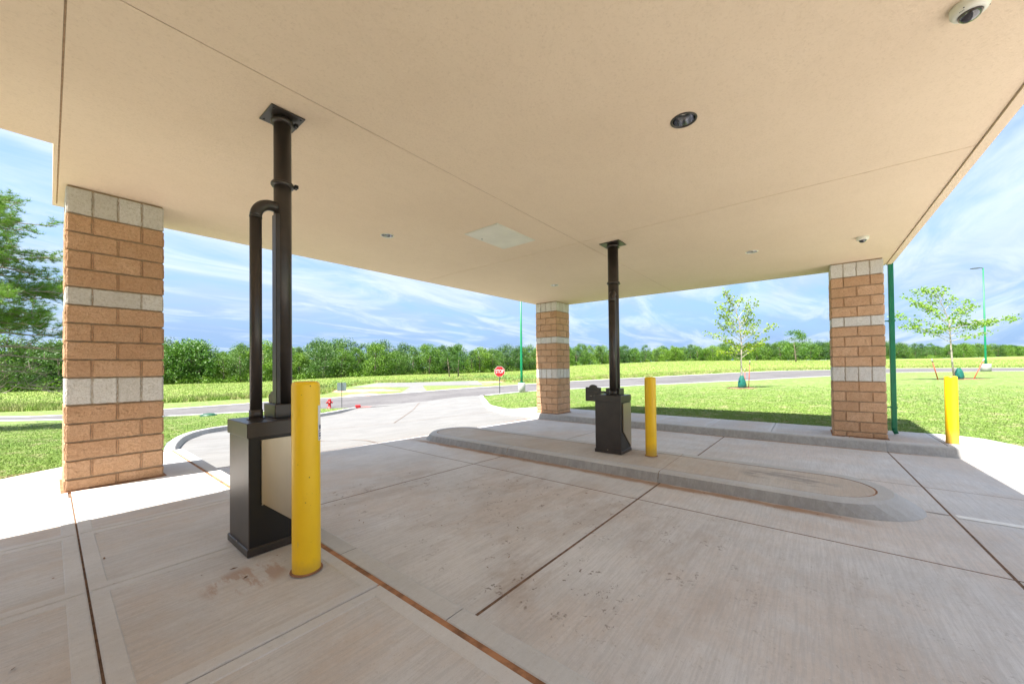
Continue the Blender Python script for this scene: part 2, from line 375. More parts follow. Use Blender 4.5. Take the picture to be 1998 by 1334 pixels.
M_signw=plain('sign white',(.8,.8,.8),.5,0,.02,3)
M_alu=plain('sign back aluminium',(.34,.42,.42),.45,.5,.05,5)
M_postd=plain('dark galvanised post',(.10,.11,.11),.5,.6,.1,9)
M_stake=plain('red stake',(.50,.10,.05),.6,0,.15,9)
M_stakeg=plain('weathered stake top',(.42,.38,.34),.8,0,.15,9)
M_bag=plain('green watering bag',(.012,.13,.10),.35,0,.2,9,.2)
M_bark=plain('bark',(.20,.16,.125),.95,0,.3,12,.6)
M_barkpale=plain('pale bark',(.42,.37,.32),.9,0,.2,14,.5)
M_twig=plain('dry twigs',(.33,.27,.23),.95,0,.25,14,.3)
M_mulch=plain('mulch',(.22,.12,.07),.95,0,.35,15,.6)
M_lid=plain('dark green plastic',(.01,.07,.035),.5,0,.2,9)
M_paint=plain('white road paint',(.78,.78,.76),.7,0,.08,9)
M_roof=plain('roof membrane',(.45,.43,.40),.9,0,.1,3)
M_blue=plain('label ink',(.03,.03,.14),.5,0,.02,3)
def asphalt():
    m=NT('worn asphalt'); c=m.mix(m.ramp(m.noise(.25,5,.6),.35,.65),(.105,.10,.103),(.135,.13,.132)); c=m.mix(m.math('MULTIPLY',m.ramp(m.noise(1.3,6,.7,dist=1.5),.56,.62),.5),c,(.05,.045,.05))
    c=m.mix(m.math('MULTIPLY',m.ramp(m.noise(2.2,5,.7),.52,.75),.35),c,(.17,.155,.16))
    m.col(c).set(.9,0,.3).bump(m.noise(60,3,.6),.4,.01); return m.mat
M_asph=asphalt()
def grassmat(name,a,b,dry,dryamt,scale=.35,leaf=False,dr=(.50,.70)):
    m=NT(name); n1=m.noise(scale,6,.65,dist=.5); n2=m.noise(scale*9,5,.65); n3=m.noise(45,4,.7)
    c=m.mix(m.ramp(n1,.3,.7),a,b); c=m.mix(m.math('MULTIPLY',m.ramp(n2,dr[0],dr[1]),dryamt),c,dry)
    c=m.mix(m.math('MULTIPLY',m.ramp(n3,.4,.7),.45),c,tuple(x*.5 for x in a))
    m.col(c).set(.75,0,.25)
    if leaf: m.b.inputs['Transmission Weight'].default_value=0
    else: m.bump(m.math('ADD',n3,n2),.8,.05)
    return m.mat
M_lawn=grassmat('mown lawn',(.14,.22,.05),(.18,.26,.06),(.38,.34,.20),.85)
M_blade=grassmat('lawn blades',(.155,.26,.048),(.205,.305,.06),(.44,.39,.23),.85,leaf=True)
M_field=grassmat('meadow ground',(.19,.29,.055),(.24,.33,.07),(.38,.35,.17),.6,.08)
M_tall=grassmat('tall grass',(.21,.34,.055),(.28,.38,.07),(.44,.40,.20),.75,.09,leaf=True,dr=(.42,.6))
M_weed=grassmat('weeds',(.14,.26,.06),(.20,.32,.09),(.28,.27,.15),.4,.2,leaf=True)
M_soil=plain('bare sandy soil',(.42,.26,.17),.95,0,.2,2,.5)
def leafmat(name,a,b,c3,tr=.35):
    m=NT(name); r=m.rnd(); n=m.noise(.9,4,.6); n2=m.noise(9,3,.6)
    c=m.mix(m.ramp(n,.35,.65),a,b); c=m.mix(m.ramp(r,0,1,0,.8),c,c3); c=m.mix(m.math('MULTIPLY',m.ramp(n2,.4,.7),.4),c,tuple(x*.62 for x in a))
    m.col(c).set(.5,0,.35)
    d=m.n('ShaderNodeBsdfTranslucent'); m.l(c,d.inputs[0]); mx=m.n('ShaderNodeMixShader'); mx.inputs[0].default_value=tr
    m.l(m.b.outputs[0],mx.inputs[1]); m.l(d.outputs[0],mx.inputs[2]); m.l(mx.outputs[0],m.t.nodes['Material Output'].inputs[0]); return m.mat
M_leafA=leafmat('oak leaves',(.05,.145,.018),(.12,.25,.024),(.20,.34,.028),.2)
M_leafB=leafmat('cedar leaves',(.035,.10,.022),(.07,.16,.026),(.12,.23,.04),.18)
M_leafC=leafmat('bluish leaves',(.06,.15,.045),(.10,.20,.055),(.15,.25,.07),.2)
M_leafY=leafmat('young oak leaves',(.28,.42,.025),(.36,.47,.04),(.30,.43,.025),.5)
M_leafG=leafmat('maple leaves',(.24,.42,.05),(.32,.48,.06),(.26,.44,.05),.5)
M_needle=leafmat('pine needles',(.11,.25,.03),(.22,.36,.045),(.14,.28,.035),.3)
# ------------------------------------------------------------------ the ground
DRIVE=[(1.42,-12),(1.42,7.2),(1.44,8.3),(1.55,9.5),(1.92,11.5),(2.45,13.6),(3.2,15.5),(4.4,16.85),(8.25,18.45),(10.9,20.05),(11.5,20.3),(14.8,18.4),(17.6,17.9),(17.9,17.2),(12.75,11.75),(11.35,9.75),(10.5,8.3),(9.98,7.25),(9.78,5),(9.78,-12)]
PAVED=[(-8,7.2),(-1.5,7.5),(-.4,7.79),(.11,8.15),(1.0,8.1),(1.26,8.3),(1.33,9.5),(1.7,11.6),(2.25,13.75),(3.0,15.7),(4.28,17.05),(8.15,18.65),(10.85,20.25),(11.5,20.3),(14.8,18.4),(17.6,17.9),(18.02,17.1),(12.85,11.6),(11.7,9.7),(11.6,7.25),(11.6,-2.25),(11.35,-2.62),(10.6,-2.92),(10.2,-3.3),(10.14,-12),(-8,-12)]
ROADF=[(-6.25,46.96),(-1.91,39.6),(.49,37.2),(4.89,34.6),(9.42,32.61),(14.1,30.8),(18.84,27.5),(24.46,23.99),(30.56,21.76),(35.39,20.3),(39.98,18.24),(48.66,14.14),(69.23,4.95),(81.47,-3),(87.97,-11.06),(91.37,-25),(92,-60)]
ROADN=[(-5.76,43.3),(-1.78,36.71),(.45,33.9),(4.15,29.25),(7.9,25.4),(10.2,22.0),(11.5,19.7),(14.54,17.9),(17.34,17.26),(21.2,16.3),(24.78,14.35),(27.2,12.9),(33.72,9.4),(44.46,3.19),(52.99,-1.53),(63.75,-8.01),(66.24,-18.12),(68,-60)]
ROADF_=smoothline(ROADF,4); ROADN_=smoothline(ROADN,4)
ROAD=ROADN_+ROADF_[::-1]
PAD=[(23.48,44.44),(31.35,51.07),(35.93,34.85),(28.18,26.34),(27.33,35.32),(20.78,27.6),(18.74,27.5),(25.54,35.27)]
PAD[5]=(21.0,26.6); PAD[6]=(18.9,27.6)
MEAD=[(-90,120),(-8,55),(-2.3,46.6),(.6,43.5),(6.3,42.4),(11.2,38.7),(17,37),(23,46),(31.5,52.8),(37.5,36),(33.5,26.5),(34,23.3),(41,19.6),(50,15.3),(71,6),(83.5,-1.5),(93,-9),(98,-25),(100,-90)]
FIELD=MEAD+[(1200,-900),(1200,1200),(-900,1200)]
def hd(x,y):      # driveway surface
    w=sstep(7.0,10.0,y+max(0,x-8)*.25)
    d=x*FWD[0]+y*FWD[1]
    return deck(x,y)*(1-w)+(terr(x,y)-.12+.15*sstep(19.0,22.5,d+(.0 if x<13 else 0)))*w
def ktop(x,y): return max(hd(x,y)+.005,min(hd(x,y)+.15,terr(x,y)+.05)) if y>8 else hd(x,y)+.15
PADRECT=[(-8,-12),(11.6,-12),(11.6,7.2),(-8,7.6)]
def lawn_h(x,y):
    inside=inpoly(x,y,PADRECT); d=0 if inside else segd(x,y,PADRECT)
    w=sstep(0,2.2,d); base=(-.012 if x<5 else -.185)
    return base*(1-w)+terr(x,y)*w if w<1 else terr(x,y)
pts=[]
az=[a for a in np.arange(-64,66,1.25)]+[a for a in range(72,296,9)]
r=5.5
while r<1000:
    for a in az:
        aa=YAW+R(float(a)); pts.append((r*math.sin(aa)+random.Random(int(r*97+a)).uniform(-.01,.01)*r,r*math.cos(aa)))
    r*=1.055
ZONES=[PAVED,ROAD,PAD]
def near_any(p):
    for Z in ZONES:
        if inpoly(p[0],p[1],Z): return True
    return False
pts=[p for p in pts if not near_any(p)]
V,F=cdt(pts,[(dens(PAVED,.5),True),(ROAD,True),(PAD,True),(dens(MEAD,2.0,False),False)])
Z=[(lawn_h(x,y) if math.hypot(x,y)<30 else terr(x,y)) for x,y in V]
gl=[];gf=[]
for f in F:
    cx=sum(V[i][0] for i in f)/3; cy=sum(V[i][1] for i in f)/3
    if near_any((cx,cy)): continue
    (gf if inpoly(cx,cy,FIELD) else gl).append(f)
def ground(name,faces,mat):
    idx={}; vv=[]; ff=[]
    for f in faces:
        t=[]
        for i in f:
            if i not in idx: idx[i]=len(vv); vv.append((*V[i],Z[i]))
            t.append(idx[i])
        ff.append(tuple(t))
    b=MB(); b.add(vv,ff,0,True); o=b.build(name,mat); tag(o,kind='structure'); return o,np.array(vv),np.array(ff)
lawn,LV,LF=ground('lawn',gl,M_lawn)
field,FV,FF=ground('field',gf,M_field)
def drape(name,P,mat,hf,off,step=1.2,parent=None,kind='structure',grid=None,skirt=.22):
    xs=[p[0] for p in P]; ys=[p[1] for p in P]; g=grid or step; q=[]
    x=min(xs)+g*.5
    while x<max(xs):
        y=min(ys)+g*.5
        while y<max(ys):
            if inpoly(x,y,P) and segd(x,y,P)>g*.35: q.append((x,y))
            y+=g
        x+=g
    v,f=cdt(q,[(dens(P,step),True)])
    f=[t for t in f if inpoly(sum(v[i][0] for i in t)/3,sum(v[i][1] for i in t)/3,P)]
    b=MB(); b.add([(a,c,hf(a,c)+off) for a,c in v],f,0,True)
    D=dens(P,step); n=len(D); b.add([(a,c,hf(a,c)+off) for a,c in D]+[(a,c,hf(a,c)+off-skirt) for a,c in D],[(i,(i+1)%n,(i+1)%n+n,i+n) for i in range(n)])
    o=b.build(name,mat,parent)
    if kind: tag(o,kind=kind)
    return o
road=drape('road',ROAD,M_asph,terr,.012,2.5)
drape('concrete_pad',PAD,M_apron,terr,.03,2.0)
def strip(name,P,w0,w1,mat,hf,off,parent=None,thick=.0,closed=False):
    b=MB(); n=len(P); v=[]
    for i in range(n):
        a=P[max(i-1,0)]; c=P[min(i+1,n-1)]; dx,dy=c[0]-a[0],c[1]-a[1]; L=math.hypot(dx,dy) or 1; nx,ny=-dy/L,dx/L
        for w in (w0,w1):
            x,y=P[i][0]+nx*w,P[i][1]+ny*w; v.append((x,y,hf(x,y)+off))
    f=[(2*i,2*i+2,2*i+3,2*i+1) for i in range(n-1)]
    b.add(v,f)
    if thick:
        k=len(b.v); b.add([(x,y,z-thick) for x,y,z in v],[(2*i+1,2*i+3,2*i+2,2*i) for i in range(n-1)])
        for i in range(n-1):
            b.f.append((2*i,k+2*i,k+2*i+2,2*i+2)); b.m.append(0); b.sm.append(False); b.f.append((2*i+1,2*i+3,k+2*i+3,k+2*i+1)); b.m.append(0); b.sm.append(False)
    return b.build(name,mat,parent)
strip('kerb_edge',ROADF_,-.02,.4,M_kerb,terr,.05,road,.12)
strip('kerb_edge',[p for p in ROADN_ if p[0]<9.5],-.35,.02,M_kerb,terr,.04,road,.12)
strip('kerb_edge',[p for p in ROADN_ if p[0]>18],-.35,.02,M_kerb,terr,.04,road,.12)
def blob(cx,cy,rx,ry,seed,n=18):
    rr=random.Random(seed); return [(cx+rx*math.cos(2*math.pi*k/n)*rr.uniform(.6,1.15),cy+ry*math.sin(2*math.pi*k/n)*rr.uniform(.6,1.15)) for k in range(n)]
for k,(x,y,a,b_) in enumerate([(20.5,36.5,2.2,5.5),(25.5,42.0,1.6,3.0),(33.5,30.0,3.0,2.2),(21.9,29.2,1.3,.7),(38.5,24.5,3.5,1.2),(17.0,31.0,1.6,2.2),(29.5,27.0,.9,.6)]):
    drape('bare_soil',blob(x,y,a,b_,k),M_soil,terr,.035,.8,grid=.8)

# ------------------------------------------------------------------ driveway: slabs with open joints
driveway=empty('driveway',kind='structure')
XJ=[1.445,4.23,7.0,9.80]; YJ=[-12,-7.5,-1.1,1.57,4.2,6.98]; G=.0065
def slab(x0,x1,y0,y1,hf,mat,parent,name='slab',band=None,th=.12,ch=.007):
    b=MB(); nx=6; ny=6
    def row(i,z): pass
    o=[(x0,y0),(x1,y0),(x1,y1),(x0,y1)]; inn=[(x0+ch,y0+ch),(x1-ch,y0+ch),(x1-ch,y1-ch),(x0+ch,y1-ch)]
    v=[(x,y,hf(x,y)-th) for x,y in o]+[(x,y,hf(x,y)-ch*.8) for x,y in o]+[(x,y,hf(x,y)) for x,y in inn]
    f=[(i,(i+1)%4,(i+1)%4+4,i+4) for i in range(4)]+[(i+4,(i+1)%4+4,(i+1)%4+8,i+8) for i in range(4)]
    if not band: f.append((8,9,10,11)); b.add(v,f)
    else:
        w=band; g=.006
        ra=[(x0+w,y0+w),(x1-w,y0+w),(x1-w,y1-w),(x0+w,y1-w)]; rb=[(x0+w+g,y0+w+g),(x1-w-g,y0+w+g),(x1-w-g,y1-w-g),(x0+w+g,y1-w-g)]
        v+=[(x,y,hf(x,y)-.0005) for x,y in ra]+[(x,y,hf(x,y)-.005) for x,y in rb]
        b.add(v,f,1)
        for k in (8,12):
            for i in range(4): b.f.append((k+i,k+(i+1)%4,k+4+(i+1)%4,k+4+i)); b.m.append(1); b.sm.append(False)
        b.f.append((16,17,18,19)); b.m.append(0); b.sm.append(False)
        return b.build(name,[mat,M_band],parent)
    return b.build(name,mat,parent)
for i in range(3):
    for j in range(5):
        slab(XJ[i]+G,XJ[i+1]-G,YJ[j]+G,YJ[j+1]-G,deck,M_drive,driveway)
b=MB(); v=[(x,y,deck(x,y)-.0025) for x,y in ((1.43,-12),(9.82,-12),(9.82,7.1),(1.43,7.1))]; b.add(v,[(0,1,2,3)]); b.build('joint_filler',M_joint,driveway)
APR=[(1.445,6.99),(9.9,6.99)]+[(9.98,7.25),(10.5,8.3),(11.35,9.75),(12.75,11.75),(17.9,17.2),(17.5,18.1),(14.8,18.7),(11.6,20.6),(10.9,20.05),(8.25,18.45),(4.4,16.85),(3.2,15.5),(2.45,13.6),(1.92,11.5),(1.55,9.5),(1.445,8.3)]
apron=drape('apron_slab',APR,M_apron,hd,0,.7,driveway,None,.8)
for L in ([(13.9,18.3),(7.98,12.03)],[(7.98,12.03),(5.2,12.9),(2.3,13.2)],[(7.98,12.03),(11.9,10.6)],[(4.23,7.0),(4.6,12.9)]):
    strip('joint_line',dens(L,.5,False),-.011,.011,M_joint,hd,.012,driveway)
# painted line
b=MB(); x0,x1=5.69,5.80; b.add([(x,y,deck(x,y)+.004) for x,y in ((x0,-6),(x1,-6),(x1,-1.13),(x0,-1.13))],[(0,1,2,3)]); b.build('painted_line',M_paint,driveway)
b=MB(); b.add([(x,y,deck(x,y)+.004) for x,y in ((5.735,-1.1),(5.75,-1.1),(5.75,-.86),(5.735,-.86))],[(0,1,2,3)]); b.build('joint_line',M_joint,driveway)

# ------------------------------------------------------------------ sidewalks
walk=empty('sidewalk',kind='structure')
flat=lambda x,y:0.0
SX=[-3.6,-1.7,.15,1.265]; SY=[-12,-6,-2.0,.75,2.07,3.385,4.655,6.07]
for i in range(3):
    for j in range(7):
        slab(SX[i]+(.0055 if i else 0),SX[i+1]-(.0055 if i<2 else 0),SY[j]+.005,SY[j+1]-.005,flat,M_walk,walk,'slab',.075)
b=MB(); b.add([(-8,-12,-.012),(1.2,-12,-.012),(1.2,8.3,-.012),(-8,7.15,-.012)],[(0,1,2,3)]); b.build('joint_filler',M_joint,walk)
b=MB(); b.add([(1.25,-12,-.005),(1.31,-12,-.005),(1.31,8.3,-.005),(1.25,8.3,-.005)],[(0,1,2,3)]); b.build('joint_filler',M_clay,walk)
b=MB(); b.prism([(.155,6.08),(1.263,6.08),(1.263,8.15),(1.245,8.3),(1.0,8.1),(.155,8.13)],-.15,0); b.build('slab',M_band,walk)
b=MB(); b.prism([(-8,6.08),(.13,6.08),(.13,8.13),(-.4,7.79),(-1.5,7.5),(-8,7.2)],-.15,0); b.build('slab',M_band,walk)
b=MB(); b.box(-8,-3.61,-12,6.06,-.15,0); b.build('slab',M_walk,walk)
# kerb strip beside the sidewalk: top flush with it, drops to the drive
kerb=empty('kerb',kind='structure')
KY=[-12,-4,1.5,2.62,5.95,8.3]
for j in range(len(KY)-1):
    b=MB(); y0,y1=KY[j]+.003,KY[j+1]-.003
    v=[];
    for y in (y0,y1): v+=[(1.298,y,-.4),(1.298,y,-.004),(1.304,y,0),(1.415,y,0),(1.43,y,-.008),(1.455,y,-.155),(1.455,y,-.4)]
    b.add(v,[(i,i+1,i+8,i+7) for i in range(6)]+[(0,6,5,4,3,2,1),(7,8,9,10,11,12,13)])
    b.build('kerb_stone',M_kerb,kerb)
def kerbrun(P,side,w=.15,n=8,name='kerb_stone'):
    # P = foot line on the drive side; side=+1 puts the top to the left of travel
    k=max(1,round(len(P)/n))
    for s in range(0,len(P)-1,n):
        Q=P[s:s+n+1]; b=MB(); v=[]; m=len(Q)
        for i in range(m):
            gi=s+i; a=P[max(gi-1,0)]; c=P[min(gi+1,len(P)-1)]; dx,dy=c[0]-a[0],c[1]-a[1]; L=math.hypot(dx,dy); nx,ny=-dy/L*side,dx/L*side
            x,y=Q[i]; h0=hd(x,y); h1=ktop(x,y)
            for off,z in ((-.0,h0-.06),(0,h0+.002),(.03,h1-.02),(.045,h1),(.045+w,h1-.004),(.05+w,h1-.15)): v.append((x+nx*off,y+ny*off,z))
        f=[]
        for i in range(m-1):
            for j in range(5):
                q=(i*6+j,i*6+j+1,i*6+j+7,i*6+j+6); f.append(q if side<0 else q[::-1])
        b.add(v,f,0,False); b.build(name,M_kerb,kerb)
LK=smoothline([(1.44,8.3),(1.55,9.5),(1.92,11.5),(2.45,13.6),(3.2,15.5),(4.4,16.85),(6.2,17.65),(8.25,18.45),(10.9,20.05)],8)
kerbrun(LK,1)
RK=smoothline([(9.98,7.3),(10.5,8.3),(11.35,9.75),(12.75,11.75),(15.3,14.5),(17.9,17.2)],8)
kerbrun(RK,-1,.2)
# far kerb along the outer lane and the walk behind it
KZ=lambda y:-.17
YK=[-12,-7,-1.1,1.6,4.2,7.3]
for j in range(5):
    y0,y1=YK[j]+.003,YK[j+1]-.003; b=MB(); v=[]
    ny=10
    for i in range(ny+1):
        y=y0+(y1-y0)*i/ny
        v+=[(9.775,y,-.42),(9.775,y,-.333),(9.865,y,-.195),(9.89,y,-.175),(10.04,y,-.172),(10.04,y,-.42)]
    f=[(i*6+k,i*6+k+6,i*6+k+7,i*6+k+1) for i in range(ny) for k in range(5)]
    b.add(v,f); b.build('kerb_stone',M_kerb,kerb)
fw_=empty('far_walk',kind='structure'); fw_.name='far_sidewalk'
ys=[-1.9,-.6,.7,2.0,3.3,4.6,5.9,7.25]
low=lambda x,y:-.172
for j in range(len(ys)-1): slab(10.05,11.6,ys[j]+.004,ys[j+1]-.004,low,M_walk,fw_,'slab',.06)
b=MB(); b.prism([(10.05,-1.905),(11.6,-1.905),(11.6,-2.25),(11.35,-2.62),(10.6,-2.92),(10.2,-3.3),(10.14,-4),(10.05,-4)],-.4,-.172); b.build('slab',M_walk,fw_)
drape('slab',[(10.045,7.262),(11.6,7.262),(11.7,9.7),(12.85,11.6),(12.62,11.62),(11.5,9.72),(10.62,8.3),(10.1,7.34)],M_band,lambda x,y:(-.172)*(1-sstep(7.3,9.5,y))+(terr(x,y)+.05)*sstep(7.3,9.5,y),0,.4,fw_,None,.4)
b=MB(); b.prism([(10.045,-12),(10.14,-12),(10.14,-4),(10.045,-4)],-.4,-.172); b.build('slab',M_band,fw_)

# ------------------------------------------------------------------ the island between the lanes
isle=empty('lane_island',(5.75,3,-.2),0,'long low concrete island with rounded ends between the two lanes','kerb island')
def ring(x0,x1,y0,y1,n=14,p=1.0):
    # stadium outline, counter-clockwise
    cx=(x0+x1)/2; r=(x1-x0)/2; out=[]
    for k in range(n+1): a=math.pi+math.pi*k/n; out.append((cx+r*math.cos(a),y0+r*p+r*p*math.sin(a)))
    for k in range(n+1): a=math.pi*k/n; out.append((cx+r*math.cos(a),y1-r*p+r*p*math.sin(a)))
    return out
def denser(P,cuts):
    out=[]
    for i in range(len(P)):
        a,b_=P[i],P[(i+1)%len(P)]; out.append(a)
        cs=[c for c in cuts if (a[1]-c)*(b_[1]-c)<0]
        cs.sort(key=lambda c:abs(c-a[1]))
        for c in cs:
            t=(c-a[1])/(b_[1]-a[1]); out.append((a[0]+(b_[0]-a[0])*t,c))
    return out
cuts=[1.597,1.603,4.197,4.203]
foot=denser(ring(5.045,6.44,-.92,6.88),cuts); t1=denser(ring(5.09,6.39,-.72,6.76),cuts); t2=denser(ring(5.13,6.35,-.69,6.73),cuts); inn=denser(ring(5.26,6.19,-.56,6.62),cuts)
ITOP=-.098
def lvl(P,i): return P[i%len(P)]
n_=len(foot)
segs={0:[],1:[],2:[]}
for i in range(n_):
    j=(i+1)%n_; ym=(foot[i][1]+foot[j][1])/2
    if any(abs(ym-c)<.003 for c in (1.6,4.2)): continue
    segs[0 if ym<1.6 else 1 if ym<4.2 else 2].append((i,j))
for s_,L in segs.items():
    b=MB()
    for i,j in L:
        A=[(foot[i],deck(*foot[i])-.05),(foot[i],deck(*foot[i])+.002),(t1[i],ITOP-.02),(t2[i],ITOP),(inn[i],ITOP),(inn[i],ITOP-.1)]
        B=[(foot[j],deck(*foot[j])-.05),(foot[j],deck(*foot[j])+.002),(t1[j],ITOP-.02),(t2[j],ITOP),(inn[j],ITOP),(inn[j],ITOP-.1)]
        v=[(*p,z) for p,z in A]+[(*p,z) for p,z in B]
        b.add(v,[(k,k+6,k+7,k+1) for k in range(5)],0,False)
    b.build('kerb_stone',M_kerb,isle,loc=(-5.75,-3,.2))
top=ring(5.278,6.172,-.542,6.602)
for y0,y1 in ((-1,1.597),(1.603,4.197),(4.203,7)):
    q=[]
    P=denser(top,[y0,y1]); P=[(x,min(max(y,y0),y1)) for x,y in P if y0-1e-6<=y<=y1+1e-6]
    b=MB(); b.prism(P,ITOP-.1,ITOP-.002); b.build('slab',M_isle,isle,loc=(-5.75,-3,.2))
b=MB(); b.prism(ring(5.2,6.25,-.6,6.65),ITOP-.15,ITOP-.004); b.build('joint_filler',M_clay,isle,loc=(-5.75,-3,.2))

# ------------------------------------------------------------------ canopy
HC=3.39; TOPZ=6.5
canopy=empty('drive_through_canopy',(5.5,3,HC),0,'wide tan stucco canopy roof over the drive-through lanes','canopy')
OC=(-5.5,-3,-HC)
XR=lambda y:11.02-.028*(y+1.3)      # outer column-line edge
YF=lambda x:7.22-.024*x             # far edge
def circ(x,y,r,n=28): return [(x+r*math.cos(2*math.pi*k/n),y+r*math.sin(2*math.pi*k/n)) for k in range(n)]
LIGHTS=[(3.36,.80),(3.30,5.12),(8.05,5.04),(8.10,.80)]
g=.0055
panels=[[(-8.4,-1.28),(.05-g,-1.28),(.05-g,5.34),(-8.4,5.34)],
 [(.02,5.345),(.05-g,5.345),(.05-g,YF(.05)),(.02,YF(.02))],
 [(.05+g,-1.28),(5.56-g,-1.28),(5.56-g,2.97-g),(.05+g,2.98-g)],
 [(.05+g,2.98+g),(5.56-g,2.97+g),(5.56-g,YF(5.56)),(.05+g,YF(.05))],
 [(5.56+g,-1.28),(XR(-1.28),-1.28),(XR(2.96),2.96-g),(5.56+g,2.97-g)],
 [(5.56+g,2.97+g),(XR(2.97),2.96+g),(XR(7),YF(10.8)),(5.56+g,YF(5.56))]]
for P in panels:
    holes=[circ(x,y,.094) for x,y in LIGHTS if inpoly(x,y,P)]
    v,f=cdt([],[(P,True)]+[(h,True) for h in holes])
    f=[t for t in f if not any(inpoly(sum(v[i][0] for i in t)/3,sum(v[i][1] for i in t)/3,h) for h in holes)]
    b=MB(); b.add([(x,y,HC) for x,y in v],[t[::-1] for t in f]); n=len(P)
    b.add([(x,y,HC) for x,y in P]+[(x,y,HC+.05) for x,y in P],[(i,(i+1)%n,(i+1)%n+n,i+n) for i in range(n)])
    b.build('ceiling_panel',M_stucco,canopy,loc=OC)
def wallp(name,x0,y0,x1,y1,z0,z1,th=.12,mat=M_stucco):
    dx,dy=x1-x0,y1-y0; L=math.hypot(dx,dy); nx,ny=-dy/L*th,dx/L*th
    b=MB(); b.prism([(x0,y0),(x1,y1),(x1+nx,y1+ny),(x0+nx,y0+ny)],z0,z1); return b.build(name,mat,canopy,loc=OC)
e=.004
cr=(XR(7),YF(10.8))
wallp('fascia',.02-e,YF(.02)+e+.1,.02-e,5.35,HC+.003,TOPZ,.02)          # left return
wallp('fascia',-8.4,5.342,.0,5.342,HC+.002,TOPZ,-.12)
wallp('fascia',cr[0],cr[1]+e,.02,YF(.02)+e,HC+.002,TOPZ,-.10)
wallp('fascia',XR(-1.28)+e,-1.28,cr[0]+e,cr[1]+.1,HC+.002,TOPZ,-.1)
wallp('fascia',-8.4,-1.285,XR(-1.28),-1.285,HC+.002,TOPZ,-.1)
b=MB(); b.box(-8.4,XR(-1.28),-1.36,-1.288,HC-.018,HC+.001,0,0); b.build('drip_edge',M_stucco,canopy,loc=OC)
b=MB(); P=[(-8.4,-1.27),(11,-1.27),(10.78,6.9),(.03,7.15),(.03,5.3),(-8.4,5.3)]; b.prism(P,TOPZ-.4,TOPZ-.3); b.build('roof_deck',M_roof,canopy,loc=OC)
b=MB(); b.prism([(-8.4,-1.27),(11,-1.27),(10.78,6.9),(.03,7.15),(.03,5.3),(-8.4,5.3)],HC+.35,HC+.37); b.build('ceiling_backing',M_joint,canopy,loc=OC)
b=MB()
for x in (.05,5.56): b.box(x-.02,x+.02,-1.2,6.9,HC+.051,HC+.08)
b.box(.1,10.8,2.94,3.0,HC+.052,HC+.082)
b.box(.0455,.0545,-1.28,7.2,HC+.006,HC+.05); b.box(5.5555,5.5645,-1.28,7.05,HC+.004,HC+.05); b.box(.055,5.55,2.972,2.981,HC+.004,HC+.05); b.box(5.57,10.85,2.962,2.971,HC+.004,HC+.05)
b.build('joint_sealant',M_cj,canopy,loc=OC)
# the building the canopy leans on, left of and behind the camera
bld=empty('bank_building',(-8.4,-2,0),0,'tan stucco bank wall at the left end of the canopy, outside the photo','building')
b=MB(); b.box(-.3,0,-8,7.3,.9,TOPZ); b.build('wall',M_stucco,bld)
b=MB(); b.box(-.33,.03,-8,7.33,0,.897); b.build('base_course',M_tan,bld)
b=MB()
for (a,c,d,e_) in ((2.2,2.28,1.0,2.2),(4.0,4.08,1.0,2.2)): b.box(0,.05,a,c,d,e_)
b.box(0,.05,2.28,4.0,1.0,1.08); b.box(0,.05,2.28,4.0,2.12,2.2)
wf=b.build('window',M_bronze,bld); b=MB(); b.box(.005,.02,2.28,4.0,1.08,2.12); b.build('pane',M_glassdark,wf)

# access hatch, downlights, cameras
h=empty('access_hatch',(4.5,3.81,HC),0,'pale painted square access hatch set in the canopy ceiling','hatch')
b=MB(); b.box(-.455,.455,-.32,.32,-.012,.0,0,.003); hp=b.build('door',M_hatch,h)
b=MB()
for x0,x1,y0,y1 in ((-.475,.475,-.34,-.322),(-.475,.475,.322,.34),(-.475,-.457,-.322,.322),(.457,.475,-.322,.322)): b.box(x0,x1,y0,y1,-.008,.0)
b.build('frame',M_hatch,h)
b=MB(); b.lathe([(.0001,-.016),(.012,-.016),(.012,-.011)],10,-.15,.27); b.build('latch',M_black,hp)
LL=['recessed ceiling downlight nearest the camera, large in the upper right of the canopy','recessed ceiling downlight left of the access hatch','recessed ceiling downlight in front of the corner pillar','recessed ceiling downlight near the right pillar']
for (x,y),lab in zip(LIGHTS,[LL[0],LL[1],LL[2],LL[3]]):
    t=empty('downlight',(x,y,HC),0,lab,'downlight','recessed downlights in the canopy ceiling')
    b=MB(); b.lathe([(.104,0.0),(.104,-.005),(.098,-.008),(.090,-.006),(.088,.004)],28,cap=False); b.build('trim_ring',M_bronze if y<1 and x<4 else M_offw,t)
    b=MB(); b.lathe([(.0905,-.002),(.085,.03),(.072,.08),(.062,.11)],28,cap=False); b.build('reflector',M_chrome,t)
    b=MB(); b.lathe([(.0001,.112),(.064,.111)],20,cap=False); b.lathe([(.04,.11),(.05,.09),(.045,.07),(.02,.055),(.0001,.052)],16,cap=False); b.build('lamp',M_offw,t)
